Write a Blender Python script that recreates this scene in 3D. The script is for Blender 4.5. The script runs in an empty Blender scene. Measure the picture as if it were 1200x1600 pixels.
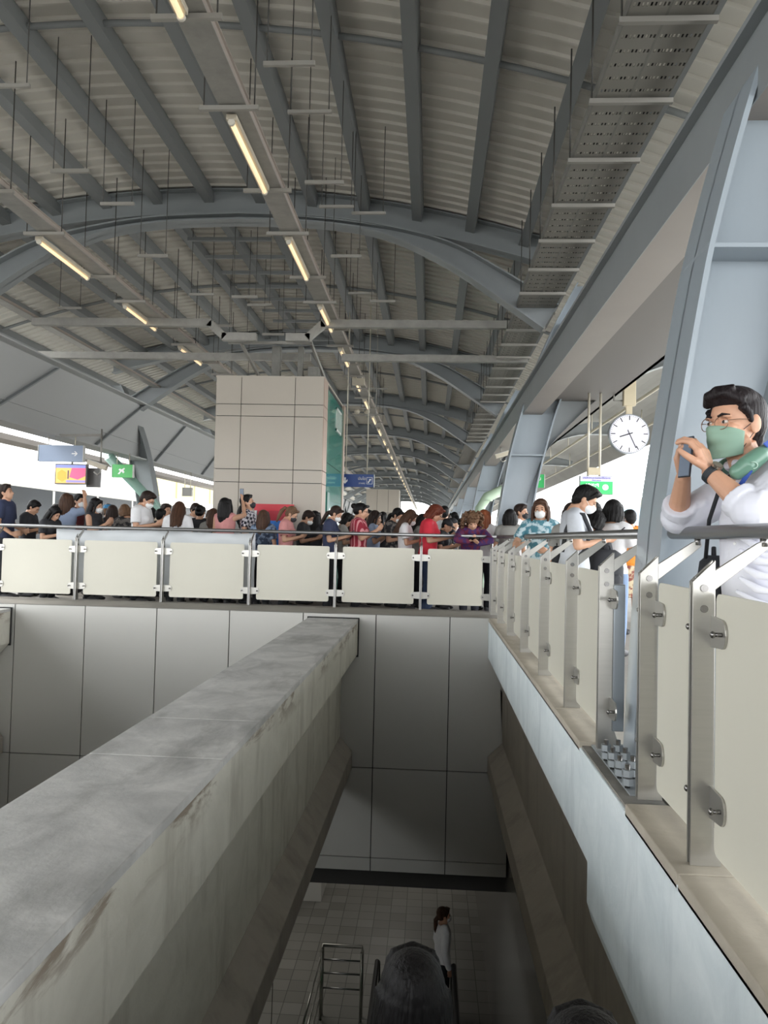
import bpy, bmesh, math, random
from mathutils import Vector, Matrix, Euler
random.seed(7)
S = bpy.context.scene
COL = S.collection
PI = math.pi
V = Vector

# ------------------------------------------------------------------ camera
cam_d = bpy.data.cameras.new('camera'); cam = bpy.data.objects.new('camera', cam_d); COL.objects.link(cam)
cam_d.sensor_fit = 'HORIZONTAL'; cam_d.sensor_width = 36; cam_d.lens = 36.0
cam_d.clip_start = 0.05; cam_d.clip_end = 600
dv = V((72, -42, -1200)).normalized()
kk = (dv.x * 0.024 + dv.y) / (-dv.z)
wv = V((0.024, 1, kk)).normalized(); xv = dv.cross(wv)
Rm = Matrix((xv, dv, wv))               # rows: world axes seen from the camera
cam.matrix_world = Matrix.Translation((0, 0, 1.0)) @ Rm.to_4x4()
S.camera = cam

# ------------------------------------------------------------------ world, exposure
S.view_settings.view_transform = 'Standard'; S.view_settings.look = 'None'
S.view_settings.gamma = 1; S.view_settings.use_curve_mapping = False
S.view_settings.exposure = 1.0
S.cycles.diffuse_bounces = 8; S.cycles.max_bounces = 12
W = bpy.data.worlds.new('hazy_sky'); S.world = W; W.use_nodes = True
nt = W.node_tree; nt.nodes.clear()
tc = nt.nodes.new('ShaderNodeTexCoord'); sp = nt.nodes.new('ShaderNodeSeparateXYZ')
rp = nt.nodes.new('ShaderNodeValToRGB'); bg = nt.nodes.new('ShaderNodeBackground'); wo = nt.nodes.new('ShaderNodeOutputWorld')
mp = nt.nodes.new('ShaderNodeMath'); mp.operation = 'MULTIPLY_ADD'; mp.inputs[1].default_value = .5; mp.inputs[2].default_value = .5
nt.links.new(tc.outputs['Generated'], sp.inputs[0]); nt.links.new(sp.outputs['Z'], mp.inputs[0]); nt.links.new(mp.outputs[0], rp.inputs[0])
cr = rp.color_ramp
cr.elements[0].position = .44; cr.elements[0].color = (.45, .45, .44, 1)
cr.elements[1].position = .5; cr.elements[1].color = (.97, .985, 1, 1)
e = cr.elements.new(.75); e.color = (.93, .97, 1, 1)
nt.links.new(rp.outputs[0], bg.inputs[0]); bg.inputs[1].default_value = 3.0
nt.links.new(bg.outputs[0], wo.inputs[0])
sun_d = bpy.data.lights.new('hazy_sun', 'SUN'); sun_d.energy = 1.5; sun_d.angle = math.radians(12); sun_d.color = (1, .96, .9)
sun = bpy.data.objects.new('hazy_sun', sun_d); COL.objects.link(sun)
sun.rotation_euler = V((-1, .35, 1.0)).to_track_quat('Z', 'Y').to_euler()

# ------------------------------------------------------------------ materials
MC = {}
def mat(name, col, rough=.6, metal=0., nscale=0, namt=.12, bump=0., bscale=None, emit=0, stretch=None, spec=.5, coat=0):
    if name in MC: return MC[name]
    m = bpy.data.materials.new(name); m.use_nodes = True; n = m.node_tree
    b = n.nodes['Principled BSDF']; b.inputs['Roughness'].default_value = rough; b.inputs['Metallic'].default_value = metal
    b.inputs['Base Color'].default_value = (*col, 1); b.inputs['Specular IOR Level'].default_value = spec
    if coat: b.inputs['Coat Weight'].default_value = coat
    if nscale or bump:
        t = n.nodes.new('ShaderNodeTexCoord'); mm = n.nodes.new('ShaderNodeMapping')
        n.links.new(t.outputs['Object'], mm.inputs[0])
        if stretch: mm.inputs['Scale'].default_value = stretch
    if nscale:
        no = n.nodes.new('ShaderNodeTexNoise'); no.inputs['Scale'].default_value = nscale; no.inputs['Detail'].default_value = 6; no.inputs['Roughness'].default_value = .62
        n.links.new(mm.outputs[0], no.inputs[0])
        r = n.nodes.new('ShaderNodeValToRGB'); n.links.new(no.outputs['Fac'], r.inputs[0])
        r.color_ramp.elements[0].position = .3; r.color_ramp.elements[1].position = .7
        r.color_ramp.elements[0].color = (*[c * (1 - namt) for c in col], 1)
        r.color_ramp.elements[1].color = (*[min(1, c * (1 + namt)) for c in col], 1)
        n.links.new(r.outputs[0], b.inputs['Base Color'])
    if bump:
        nb = n.nodes.new('ShaderNodeTexNoise'); nb.inputs['Scale'].default_value = bscale or 20; nb.inputs['Detail'].default_value = 4
        n.links.new(mm.outputs[0], nb.inputs[0])
        bp = n.nodes.new('ShaderNodeBump'); bp.inputs['Strength'].default_value = bump; bp.inputs['Distance'].default_value = .02
        n.links.new(nb.outputs['Fac'], bp.inputs['Height']); n.links.new(bp.outputs[0], b.inputs['Normal'])
    if emit:
        b.inputs['Emission Color'].default_value = (*col, 1); b.inputs['Emission Strength'].default_value = emit
    MC[name] = m; return m
def h(s):
    s = s.lstrip('#'); c = [int(s[i:i+2], 16) / 255 for i in (0, 2, 4)]
    return tuple(x / 12.92 if x < .04045 else ((x + .055) / 1.055) ** 2.4 for x in c)

M_STEEL = mat('steel_paint', h('8b9092'), .45, 0, 1.3, .06)
M_STEELB = mat('column_paint', h('9ca6ae'), .33, 0, 1.0, .05, stretch=(2, 2, .5), coat=.15)
M_BEAM = mat('edge_beam_lit_brown', h('908983'), .5, 0, .8, .07)  # brown tone paints in the platform light on the beam's underside
M_PURL = mat('purlin_paint', h('7c7f80'), .55)
M_GALV = mat('galvanised_steel', h('a09e98'), .45, .35, 6, .12)
M_GALVD = mat('dull_galvanised', h('85847f'), .55, .3, 8, .15)
M_ROD = mat('hanger_rod_steel', h('4c4a47'), .5, .4)
M_SS = mat('stainless_steel', h('b3b1ab'), .28, .75, 3, .05, stretch=(1, 1, 12))
M_SSD = mat('handrail_steel', h('8f8f8f'), .3, .8)
M_BOLT = mat('bolt_steel', h('8a8886'), .25, .9)
M_PANEL = mat('cream_panel', h('d5d2c4'), .42, 0, .9, .025)
M_ALU = mat('aluminium_cladding', h('b9b8b3'), .36, .3, .5, .03)
M_JOINT = mat('dark_joint', h('2a2a2a'), .8)
M_SLABD = mat('platform_slab', h('918d86'), .7, 0, 2, .12)
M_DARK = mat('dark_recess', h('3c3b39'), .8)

def conc(name, base, alt, streak, edge=None, vert=True):
    m = bpy.data.materials.new(name); m.use_nodes = True; n = m.node_tree; b = n.nodes['Principled BSDF']
    b.inputs['Roughness'].default_value = .82; b.inputs['Specular IOR Level'].default_value = .3
    t = n.nodes.new('ShaderNodeTexCoord')
    def noise(sc, scale, det=7, dist=0):
        mm = n.nodes.new('ShaderNodeMapping'); mm.inputs['Scale'].default_value = scale; n.links.new(t.outputs['Object'], mm.inputs[0])
        x = n.nodes.new('ShaderNodeTexNoise'); x.inputs['Scale'].default_value = sc; x.inputs['Detail'].default_value = det
        x.inputs['Roughness'].default_value = .65; x.inputs['Distortion'].default_value = dist
        n.links.new(mm.outputs[0], x.inputs[0]); return x
    def ramp(src, p0, p1, c0, c1):
        r = n.nodes.new('ShaderNodeValToRGB'); r.color_ramp.elements[0].position = p0; r.color_ramp.elements[1].position = p1
        r.color_ramp.elements[0].color = (*c0, 1); r.color_ramp.elements[1].color = (*c1, 1); n.links.new(src, r.inputs[0]); return r
    a = ramp(noise(2.6, (1, 1, 1), 10, .9).outputs['Fac'], .35, .65, base, alt)
    s = ramp(noise(3.2, (1, 1, .22) if vert else (1, .35, 1), 6).outputs['Fac'], .52, .72, (0, 0, 0), (1, 1, 1))
    mx = n.nodes.new('ShaderNodeMix'); mx.data_type = 'RGBA'; n.links.new(s.outputs[0], mx.inputs[0]); n.links.new(a.outputs[0], mx.inputs[6]); mx.inputs[7].default_value = (*streak, 1)
    if edge:
        sx = n.nodes.new('ShaderNodeSeparateXYZ'); n.links.new(t.outputs['Object'], sx.inputs[0])
        mr = n.nodes.new('ShaderNodeMapRange'); mr.inputs[1].default_value = -.26; mr.inputs[2].default_value = -.12; n.links.new(sx.outputs['Z'], mr.inputs[0])
        pn = ramp(noise(1.5, (1, 1, 4), 7, .4).outputs['Fac'], .5, .58, (0, 0, 0), (1, 1, 1)); mu = n.nodes.new('ShaderNodeMath'); mu.operation = 'MULTIPLY'
        n.links.new(mr.outputs[0], mu.inputs[0]); n.links.new(pn.outputs[0], mu.inputs[1])
        m2 = n.nodes.new('ShaderNodeMix'); m2.data_type = 'RGBA'; n.links.new(mu.outputs[0], m2.inputs[0]); n.links.new(mx.outputs[2], m2.inputs[6]); m2.inputs[7].default_value = (*edge, 1); mx = m2
    n.links.new(mx.outputs[2], b.inputs['Base Color'])
    nb = noise(14, (1, 1, 1), 8); bp = n.nodes.new('ShaderNodeBump'); bp.inputs['Strength'].default_value = .35; bp.inputs['Distance'].default_value = .01
    n.links.new(nb.outputs['Fac'], bp.inputs['Height']); n.links.new(bp.outputs[0], b.inputs['Normal'])
    return m
M_CTOP = conc('weathered_concrete_top', h('b9b9b7'), h('dad9d6'), h('a5a5a2'), vert=False)
M_CSIDE = conc('rendered_concrete', h('cfccc0'), h('dddacf'), h('b6b2a6'), edge=h('968a7c'))
M_CBLUE = conc('pale_blue_grey_render', h('d3dde0'), h('e2eaec'), h('c4ced2'))
M_CURB = conc('tan_curb_concrete', h('aca496'), h('b9b1a2'), h('9b9385'), vert=False)
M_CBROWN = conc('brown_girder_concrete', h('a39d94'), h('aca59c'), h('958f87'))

# ------------------------------------------------------------------ mesh helpers
class MB:
    def __init__(s): s.v = []; s.f = []; s.m = []; s.cur = 0; s.sm = []
    def add(s, vs, fs, smooth=False):
        o = len(s.v); s.v += [tuple(p) for p in vs]
        for f in fs: s.f.append([i + o for i in f]); s.m.append(s.cur); s.sm.append(smooth)
        return s
    def box(s, x0, x1, y0, y1, z0, z1):
        vs = [(x0,y0,z0),(x1,y0,z0),(x1,y1,z0),(x0,y1,z0),(x0,y0,z1),(x1,y0,z1),(x1,y1,z1),(x0,y1,z1)]
        return s.add(vs, [(0,3,2,1),(4,5,6,7),(0,1,5,4),(1,2,6,5),(2,3,7,6),(3,0,4,7)])
    def tube(s, pts, r, n=8, caps=True, flat=None, smooth=True):
        pts = [V(p) for p in pts]; k = len(pts); rs = r if isinstance(r, (list, tuple)) else [r] * k
        rings = []; prev = None
        for i, p in enumerate(pts):
            d = (pts[min(i+1, k-1)] - pts[max(i-1, 0)])
            d = d.normalized() if d.length > 1e-9 else V((0,0,1))
            if prev is None:
                a = V((0,0,1)) if abs(d.z) < .9 else V((1,0,0)); u = a.cross(d).normalized()
            else:
                u = (prev - d * prev.dot(d)).normalized()
            prev = u; w = d.cross(u)
            rings.append([p + (u * math.cos(2*PI*j/n) + w * math.sin(2*PI*j/n)) * rs[i] for j in range(n)])
        vs = [q for rg in rings for q in rg]; fs = []
        for i in range(k - 1):
            for j in range(n): fs.append((i*n+j, i*n+(j+1)%n, (i+1)*n+(j+1)%n, (i+1)*n+j))
        s.add(vs, fs, smooth)
        if caps:
            o = len(s.v) - len(vs)
            s.f.append([o + j for j in range(n)][::-1]); s.m.append(s.cur); s.sm.append(False)
            s.f.append([o + (k-1)*n + j for j in range(n)]); s.m.append(s.cur); s.sm.append(False)
        return s
    def bar(s, a, b, w, t, up=(0,0,1)):
        a = V(a); b = V(b); d = (b - a).normalized(); u = V(up); sx = d.cross(u)
        if sx.length < 1e-6: sx = d.cross(V((1,0,0)))
        sx.normalize(); u = sx.cross(d)
        q = [sx*w/2 + u*t/2, -sx*w/2 + u*t/2, -sx*w/2 - u*t/2, sx*w/2 - u*t/2]
        return s.add([a+c for c in q] + [b+c for c in q], [(0,3,2,1),(4,5,6,7),(0,1,5,4),(1,2,6,5),(2,3,7,6),(3,0,4,7)])
    def prism(s, poly, f0, f1):
        """poly of 2-D points, f0/f1 turn (a,b) into 3-D points of the two faces"""
        n = len(poly); vs = [f0(*p) for p in poly] + [f1(*p) for p in poly]
        fs = [list(range(n))[::-1], list(range(n, 2*n))] + [(i, (i+1)%n, n+(i+1)%n, n+i) for i in range(n)]
        return s.add(vs, fs)
    def strip(s, A, B, f0, f1):
        """closed solid between polylines A and B (2-D, same length), extruded from f0 to f1"""
        n = len(A); vs = [f0(*p) for p in A] + [f0(*p) for p in B] + [f1(*p) for p in A] + [f1(*p) for p in B]; fs = []
        for i in range(n - 1):
            a, b, c, d = i, i+1, n+i+1, n+i
            fs += [(a, b, c, d), (2*n+d, 2*n+c, 2*n+b, 2*n+a), (a, 2*n+a, 2*n+b, b), (d, c, 2*n+c, 2*n+d)]
        fs += [(0, n, 3*n, 2*n), (n-1, 3*n-1, 4*n-1, 2*n-1)]
        return s.add(vs, fs)
    def ell(s, c, r, rot=None, nu=14, nv=9, smooth=True):
        c = V(c); vs = []; fs = []
        for i in range(1, nv):
            th = PI * i / nv
            for j in range(nu):
                ph = 2*PI*j/nu; p = V((math.sin(th)*math.cos(ph)*r[0], math.sin(th)*math.sin(ph)*r[1], math.cos(th)*r[2]))
                vs.append(c + (rot @ p if rot else p))
        t = V((0,0,r[2])); top = len(vs); vs += [c + (rot @ t if rot else t), c - (rot @ t if rot else t)]
        for i in range(nv - 2):
            for j in range(nu): fs.append((i*nu+j, (i+1)*nu+j, (i+1)*nu+(j+1)%nu, i*nu+(j+1)%nu))
        for j in range(nu): fs.append((top, j, (j+1)%nu)); fs.append((top+1, (nv-2)*nu+(j+1)%nu, (nv-2)*nu+j))
        return s.add(vs, fs, smooth)
    def rings(s, rg, n=16, smooth=True):
        """rg: (cx, cy, cz, rx, ry) stacked along z"""
        vs = []; fs = []
        for (cx, cy, cz, rx, ry) in rg:
            for j in range(n): a = 2*PI*j/n; vs.append((cx + rx*math.cos(a), cy + ry*math.sin(a), cz))
        k = len(rg)
        for i in range(k-1):
            for j in range(n): fs.append((i*n+j, i*n+(j+1)%n, (i+1)*n+(j+1)%n, (i+1)*n+j))
        fs.append(list(range(n))[::-1]); fs.append([(k-1)*n + j for j in range(n)])
        return s.add(vs, fs, smooth)
    def xf(s, M, start=0):
        for i in range(start, len(s.v)): s.v[i] = tuple(M @ V(s.v[i]))
        return s
    def mesh(s, name, mats):
        me = bpy.data.meshes.new(name); me.from_pydata(s.v, [], s.f)
        for m in (mats if isinstance(mats, (list, tuple)) else [mats]): me.materials.append(m)
        me.polygons.foreach_set('material_index', s.m); me.polygons.foreach_set('use_smooth', s.sm)
        bm = bmesh.new(); bm.from_mesh(me); bmesh.ops.recalc_face_normals(bm, faces=bm.faces); bm.to_mesh(me); bm.free()
        me.update(); return me
    def build(s, name, mats, parent=None, bevel=0, loc=None):
        o = bpy.data.objects.new(name, s.mesh(name, mats)); COL.objects.link(o)
        if parent: o.parent = parent
        if loc: o.location = loc
        if bevel:
            b = o.modifiers.new('bevel', 'BEVEL'); b.width = bevel; b.segments = 2; b.limit_method = 'ANGLE'; b.angle_limit = math.radians(40)
        return o
def tag(o, label=None, cat=None, group=None, kind=None):
    if label: o['label'] = label
    if cat: o['category'] = cat
    if group: o['group'] = group
    if kind: o['kind'] = kind
    return o
def empty(name, loc=(0,0,0), rz=0):
    o = bpy.data.objects.new(name, None); COL.objects.link(o); o.location = loc; o.rotation_euler = (0, 0, rz); o.empty_display_size = .1; return o
def link(name, me, parent=None, M=None):
    o = bpy.data.objects.new(name, me); COL.objects.link(o)
    if parent: o.parent = parent
    if M is not None: o.matrix_local = M
    return o
def copy_tree(o, parent=None):
    c = o.copy(); COL.objects.link(c)
    if parent: c.parent = parent
    for ch in list(o.children): copy_tree(ch, c)
    return c
ORD = ['first','second','third','fourth','fifth','sixth','seventh','eighth','ninth','tenth','eleventh','twelfth','thirteenth','fourteenth','fifteenth','sixteenth','seventeenth','eighteenth','nineteenth','twentieth']
TENS = {20:'twenty', 30:'thirty', 40:'forty'}
def ordn(i):   # 1-based
    if i <= 20: return ORD[i-1]
    t = i // 10 * 10; return (TENS[t] + '-' + ORD[i-t-1]) if i % 10 else {30:'thirtieth', 40:'fortieth'}[i]
def text_mesh(body, size, matl, name, parent, M, extr=.002, align='CENTER'):
    c = bpy.data.curves.new(name, 'FONT'); c.body = body; c.size = size; c.extrude = extr; c.align_x = align; c.align_y = 'CENTER'; c.resolution_u = 4
    o = bpy.data.objects.new(name, c); COL.objects.link(o)
    dg = bpy.context.evaluated_depsgraph_get(); me = bpy.data.meshes.new_from_object(o.evaluated_get(dg))
    bpy.data.objects.remove(o); me.materials.clear(); me.materials.append(matl)
    r = link(name, me, parent, M); return r
FACE_CAM = Matrix.Rotation(PI/2, 4, 'X')      # text lying in XY turned to face -Y

# ------------------------------------------------------------------ structure: floors, walls
def st(o): o['kind'] = 'structure'; return o
PF = -.1     # platform floor
b = MB(); b.box(-8.9, 4.9, 11.0, 112, -.9, PF); b.box(-8.9, 4.9, 10.02, 11.0, -.9, 0)
b.box(.948, 4.9, -20, 10.02, -.9, PF); b.box(-8.9, -6.9, -20, 10.02, -.9, PF)
b.box(-6.9, .948, -20, -2.6, -.9, -.1); st(b.build('floor_platform', M_SLABD))
M_TILE = bpy.data.materials.new('concourse_tile'); M_TILE.use_nodes = True; n = M_TILE.node_tree; bb = n.nodes['Principled BSDF']; bb.inputs['Roughness'].default_value = .45
t = n.nodes.new('ShaderNodeTexCoord'); br = n.nodes.new('ShaderNodeTexBrick'); br.offset = 0; br.inputs['Scale'].default_value = 1; br.inputs['Brick Width'].default_value = .3; br.inputs['Row Height'].default_value = .3
br.inputs['Mortar Size'].default_value = .006; br.inputs['Color1'].default_value = (*h('77756f'), 1); br.inputs['Color2'].default_value = (*h('8a8882'), 1); br.inputs['Mortar'].default_value = (*h('4e4c49'), 1)
n.links.new(t.outputs['Object'], br.inputs[0]); n.links.new(br.outputs[0], bb.inputs['Base Color'])
b = MB(); b.box(-16, 8, -10, 40, -6.4, -6.2); st(b.build('floor_concourse', M_TILE))
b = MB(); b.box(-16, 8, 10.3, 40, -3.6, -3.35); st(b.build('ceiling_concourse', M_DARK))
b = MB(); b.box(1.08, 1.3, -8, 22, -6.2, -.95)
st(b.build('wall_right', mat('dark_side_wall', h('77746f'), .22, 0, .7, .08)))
b = MB(); b.box(-16, -15.8, -10, 40, -6.2, -.9); b.box(-16, 8, 39.8, 40, -6.2, -.9)
st(b.build('wall_back', mat('concourse_wall', h('8d8b86'), .6)))
b = MB(); b.box(-8.9, 4.9, -8.2, -8, -6.2, -.1); st(b.build('wall_rear', M_CSIDE))
b = MB(); b.box(-9.1, -8.9, -8, 40, -6.2, -.9); st(b.build('wall_left', M_CSIDE))
# cladding on the stair well's far wall
b = MB(); b.cur = 0
XJ = [-8.9, -8.4, -7.44, -6.48, -5.51, -4.55, -3.58, -2.605, -1.63, -.676, .28, 1.06]
ZJ = [-3.28, -3.11, -1.97, .0]
for i in range(len(XJ)-1):
    for j in range(3):
        b.box(XJ[i]+.006, XJ[i+1]-.006, 9.985, 10.01, ZJ[j]+.006, ZJ[j+1]-.006)
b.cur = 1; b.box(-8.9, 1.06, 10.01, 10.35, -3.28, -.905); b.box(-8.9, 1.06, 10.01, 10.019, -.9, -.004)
wf = b.build('wall_front', [M_ALU, M_JOINT]); st(wf)
b = MB(); b.box(-3.0, -1.99, 15.3, 16.2, -6.2, -3.61); tag(b.build('concourse_pillar', mat('pillar_white', h('c5c3bd'), .5)), 'pale square pillar on the lower floor behind the stair well wall', 'pillar', kind='thing')
# outside ground
b = MB(); b.box(-120, 120, -60, 260, -12.2, -12); st(b.build('ground', mat('street_ground', h('c6c4be'), .9)))

# girders -------------------------------------------------------------
YZ = lambda y0, y1: (lambda x, z: (x, y0, z), lambda x, z: (x, y1, z))
def girder(x_off, label, y0=-7.9):
    r = empty('concrete_girder', (x_off-.072, y0, 0)); r.rotation_euler.z = -.0067; tag(r, label, 'beam', kind='thing')
    L = 10 - y0 - .04
    web = [(-.955,-.09),(-.955,-.52),(-1.155,-.75),(-1.155,-1.58),(-1.405,-1.58),(-1.405,-.75),(-1.605,-.52),(-1.605,-.09)]
    f0, f1 = YZ(0, L)
    o = MB().prism(web, f0, f1).build('girder_body', [M_CSIDE], r, bevel=.006)
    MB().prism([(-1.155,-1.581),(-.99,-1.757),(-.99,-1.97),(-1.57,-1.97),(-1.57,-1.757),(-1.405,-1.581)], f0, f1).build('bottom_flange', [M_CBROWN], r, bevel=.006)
    c = MB()
    for a, bb_ in ((0, 3.2), (3.2, 9.6), (9.6, 11.5), (11.5, 12.25), (12.25, 14.8), (14.8, L)):
        c.box(-1.607, -.953, a + .002, bb_ - .002, -.1, -.06)
    c.build('top_screed', M_CTOP, r, bevel=.005)
    k = MB(); k.box(-1.62, -.94, L-.012, L+.002, -.55, -.045); k.build('wall_collar', M_JOINT, r)
    return r
girder(0, 'large grey concrete girder running from lower left corner into the panelled wall')
girder(-4.65, 'second concrete girder at the left edge of the picture, mostly out of frame')
# right girder under the curb
r = empty('concrete_girder', (.772, -7.9, 0)); tag(r, 'pale blue-grey rendered girder under the right-hand railing', 'beam', kind='thing')
prof = [(.0,-.03),(.0,-.5),(.02,-.53),(.172,-.53),(.172,-.03)]
f0, f1 = YZ(0, 17.86); MB().prism(prof, f0, f1).build('girder_fascia', [M_CBLUE], r, bevel=.006)
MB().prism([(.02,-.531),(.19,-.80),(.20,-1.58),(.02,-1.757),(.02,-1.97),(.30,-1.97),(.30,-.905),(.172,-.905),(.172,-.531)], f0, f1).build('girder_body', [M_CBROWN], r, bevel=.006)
b = MB(); b.prism([(.006,-.45),(.006,-.70),(.03,-.78),(.18,-.95),(.25,-.95),(.25,-.45)], lambda x, z: (x, 5.0, z), lambda x, z: (x, 11.66, z)); b.build('haunch_block', M_CBLUE, r, bevel=.01)
b = MB()
ys = [-7.9, -5.5, -3.1, -.7, .3, 1.35, 2.42, 3.05]
for i in range(len(ys)-1): b.box(.0, .176, ys[i]+7.9+.003, ys[i+1]+7.9-.003, -.05, 0)
b.build('curb_top', M_CURB, r, bevel=.004); b = MB()
ys = [3.95, 4.72, 5.82, 7.0, 8.2, 9.4, 9.96]
for i in range(len(ys)-1): b.box(.0, .176, ys[i]+7.9+.003, ys[i+1]+7.9-.003, -.05, 0)
b.build('curb_top', M_CURB, r, bevel=.004)
b = MB(); b.box(.012, .176, 10.95, 11.85, -.05, -.02); b.build('rough_mortar_pocket', conc('rough_mortar', h('77746e'), h('8f8b84'), h('55524e')), r)

# ------------------------------------------------------------------ railings
def post_mesh_parts():
    r = empty('railing_post')
    for sy in (-1, 1):
        b = MB(); y0, y1 = (.009, .017) if sy > 0 else (-.017, -.009)
        b.prism([(-.035,0),(.06,0),(.06,.05),(.037,.12),(.035,.93),(.035,.955),(-.035,.885),(-.035,.06)], lambda x, z: (x, y0, z), lambda x, z: (x, y1, z))
        b.build('post_plate', M_SS, r, bevel=.0015)
    b = MB(); b.box(-.025, .03, -.009, .009, 0, .9); b.build('post_core', M_SSD, r)
    b = MB(); b.prism([(-.038,.875),(.03,.905),(.17,1.0),(.20,1.01),(.205,.985),(.17,.955),(.035,.845),(-.03,.83)], lambda x, z: (x, -.006, z), lambda x, z: (x, .006, z))
    b.xf(Matrix.Translation((0,0,.012))); b.build('bracket_arm', M_SS, r, bevel=.0015)
    b = MB(); b.tube([(.19,0,1.0),(.19,0,1.03)], .012, 10); b.build('rail_saddle', M_BOLT, r)
    for z in (.865, .80):
        b = MB(); b.tube([(.0,-.022,z),(.0,-.017,z)], .012, 14); b.tube([(.0,-.0225,z),(.0,-.0215,z)], .005, 6); b.build('bolt', M_BOLT, r)
    for z in (.73, .2):
        for sy in (-1, 1):
            b = MB(); pts = []
            for k in range(9):
                a = -PI/2 + PI*k/8; pts.append((.105 + .03*math.cos(a), .04*math.sin(a)*1.1))
            pts = [(.012,-.05)] + pts + [(.012,.05)]
            b.prism([(p*sy, q) for p, q in pts], lambda y, q: (.022, y, z+q), lambda y, q: (.03, y, z+q))
            t = b.build('panel_clamp', M_SS, r, bevel=.001)
            b = MB(); b.tube([(-.004,.11*sy,z),(.022,.11*sy,z)], .007, 8); b.ell((-.006,.11*sy,z), (.008,.011,.011)); b.build('clamp_bolt', M_BOLT, t)
    return r
post0 = post_mesh_parts(); used0 = [False]
def place_post(x, y, rz, label, group):
    if not used0[0]: o = post0; used0[0] = True
    else: o = copy_tree(post0)
    o.location = (x, y, 0); o.rotation_euler = (0, 0, rz); tag(o, label, 'railing post', group); return o
def panel(name, w, z0, z1, loc, rz, label, group, skew=0):
    b = MB(); R = .025; pts = []
    for (cx, cz, a0) in ((w/2-R, z1-R, 0), (-w/2+R, z1-R, PI/2), (-w/2+R, z0+R, PI), (w/2-R, z0+R, 1.5*PI)):
        for k in range(5): a = a0 + PI/2*k/4; pts.append((cx + R*math.cos(a), cz + R*math.sin(a)))
    b.prism(pts, lambda x, z: (x, -.005, z), lambda x, z: (x, .005, z))
    o = b.build(name, M_PANEL); o.location = loc; o.rotation_euler = (0, 0, rz); tag(o, label, 'railing panel', group); return o
RP = [2.505, 3.112, 3.843, 4.757, 5.853, 7.028, 8.224, 9.396, 10.418]
RN = ['nearest the camera', 'just in front of the big column', 'just behind the big column'] + ['%s behind the big column' % ORD[k] for k in range(1, 7)]
GR = 'posts of the right-hand railing'
for y, nme in zip([-.3, 1.3] + RP, ['far to the rear, out of frame', 'beside the camera'] + RN):
    if y < 0: continue
    place_post(.867, y, 0, 'stainless steel double plate post on the right curb, ' + nme, GR)
allp = [1.3] + RP
for i in range(len(allp)-1):
    if i == 2: continue
    y0, y1 = allp[i]+.035, allp[i+1]-.035
    nm = ['cream panel of the right railing nearest the camera', 'narrow cream panel between the two nearest posts on the right'] 
    lb = nm[i] if i < 2 else 'cream panel of the right railing, %s beyond the big column' % ORD[i-3]
    panel('railing_screen', y1-y0, .045, .85, (.903, (y0+y1)/2, 0), PI/2, lb, 'cream panels of the right railing')
def prof_plate(name, pts, y0, y1, matl, parent=None, bevel=0):
    return MB().prism(pts, lambda x, z: (x, y0, z), lambda x, z: (x, y1, z)).build(name, matl, parent, bevel)
b = MB(); b.prism([(.90,.09),(.955,.09),(.955,.80),(.90,.80)], lambda x, z: (x, 3.93, z), lambda x, z: (x, 3.97, z))
b.xf(Matrix.Translation((.0,-.12,0)))
tag(b.build('filler_plate', mat('filler_steel', h('8e9498'), .3, .7), bevel=.004), 'plain grey steel filler plate on the post behind the big column', 'metal plate')
XR = .867 + .19
b = MB(); b.tube([(XR, -1, 1.05), (XR, 3.42, 1.05)], .026, 20); b.ell((XR,3.42,1.05),(.026,.01,.026))
tag(b.build('handrail', M_SSD), 'round steel handrail in front of the big column, nearest the camera', 'handrail', kind='thing')
b = MB(); b.tube([(XR, 3.9, 1.05), (XR, 10.45, 1.05), (XR-.02, 10.75, 1.05), (XR-.1, 10.93, 1.05)], .026, 20); b.tube([(XR,3.86,1.05),(XR,3.9,1.05)], .012, 10)
tag(b.build('handrail', M_SSD), 'round steel handrail on the right between big column and far corner', 'handrail', kind='thing')
b = MB(); b.tube([(-8.9, 11.04, 1.05), (XR-.1, 11.04, 1.05)], .025, 20)
tag(b.build('handrail', M_SSD), 'long steel handrail along the far side of the stair well', 'handrail', kind='thing')
FX = [-8.8, -7.55, -6.33, -5.1, -3.83, -2.56, -1.33, -.12, .86]
fn = [None, None, 'at the left edge of picture', 'second from left edge', 'third from left edge', 'below the red signboard', 'below the woman in striped red', 'below the person in the red T-shirt', 'at the corner with the right railing']
for i, x in enumerate(FX):
    if fn[i]: place_post(x, 10.85, PI/2, 'steel post of the far railing, ' + fn[i], 'posts of the far railing')
pn = ['outside the left edge', 'outside the left edge', 'at the left edge', 'second from left', 'third from left', 'below the pink top woman', 'between striped red and red T-shirt people', 'below the curly haired woman']
for i in range(1, len(FX)-1):
    if fn[i] is None and i < 2: continue
    x0, x1 = FX[i]+.095, FX[i+1]-.095
    if i == len(FX)-2: x1 -= .02
    panel('railing_screen', x1-x0, .075, .86, ((x0+x1)/2, 10.888, 0), 0, 'cream panel of the far railing, ' + pn[i], 'cream panels of the far railing')
# white cloth banner tied behind the far railing
b = MB(); nx = 60; vs = []; fs = []
for j in range(9):
    for i in range(nx+1):
        u = i/nx; x = -5.55 + 3.0*u; z = 1.02 - .11*j + (-.012*math.sin(u*PI*3)*(j < 2))
        y = 11.12 + .018*math.sin(u*37+j*.9) + .012*math.sin(u*13 - j*1.7)
        vs.append((x, y, z))
for j in range(8):
    for i in range(nx): a = j*(nx+1)+i; fs.append((a, a+1, a+nx+2, a+nx+1))
b.add(vs, fs, True); o = b.build('cloth_banner', mat('white_sheet', h('d6dadd'), .7)); o.modifiers.new('s', 'SOLIDIFY').thickness = .004
tag(o, 'long white plain cloth sheet hung behind the left part of far railing', 'banner')
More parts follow.
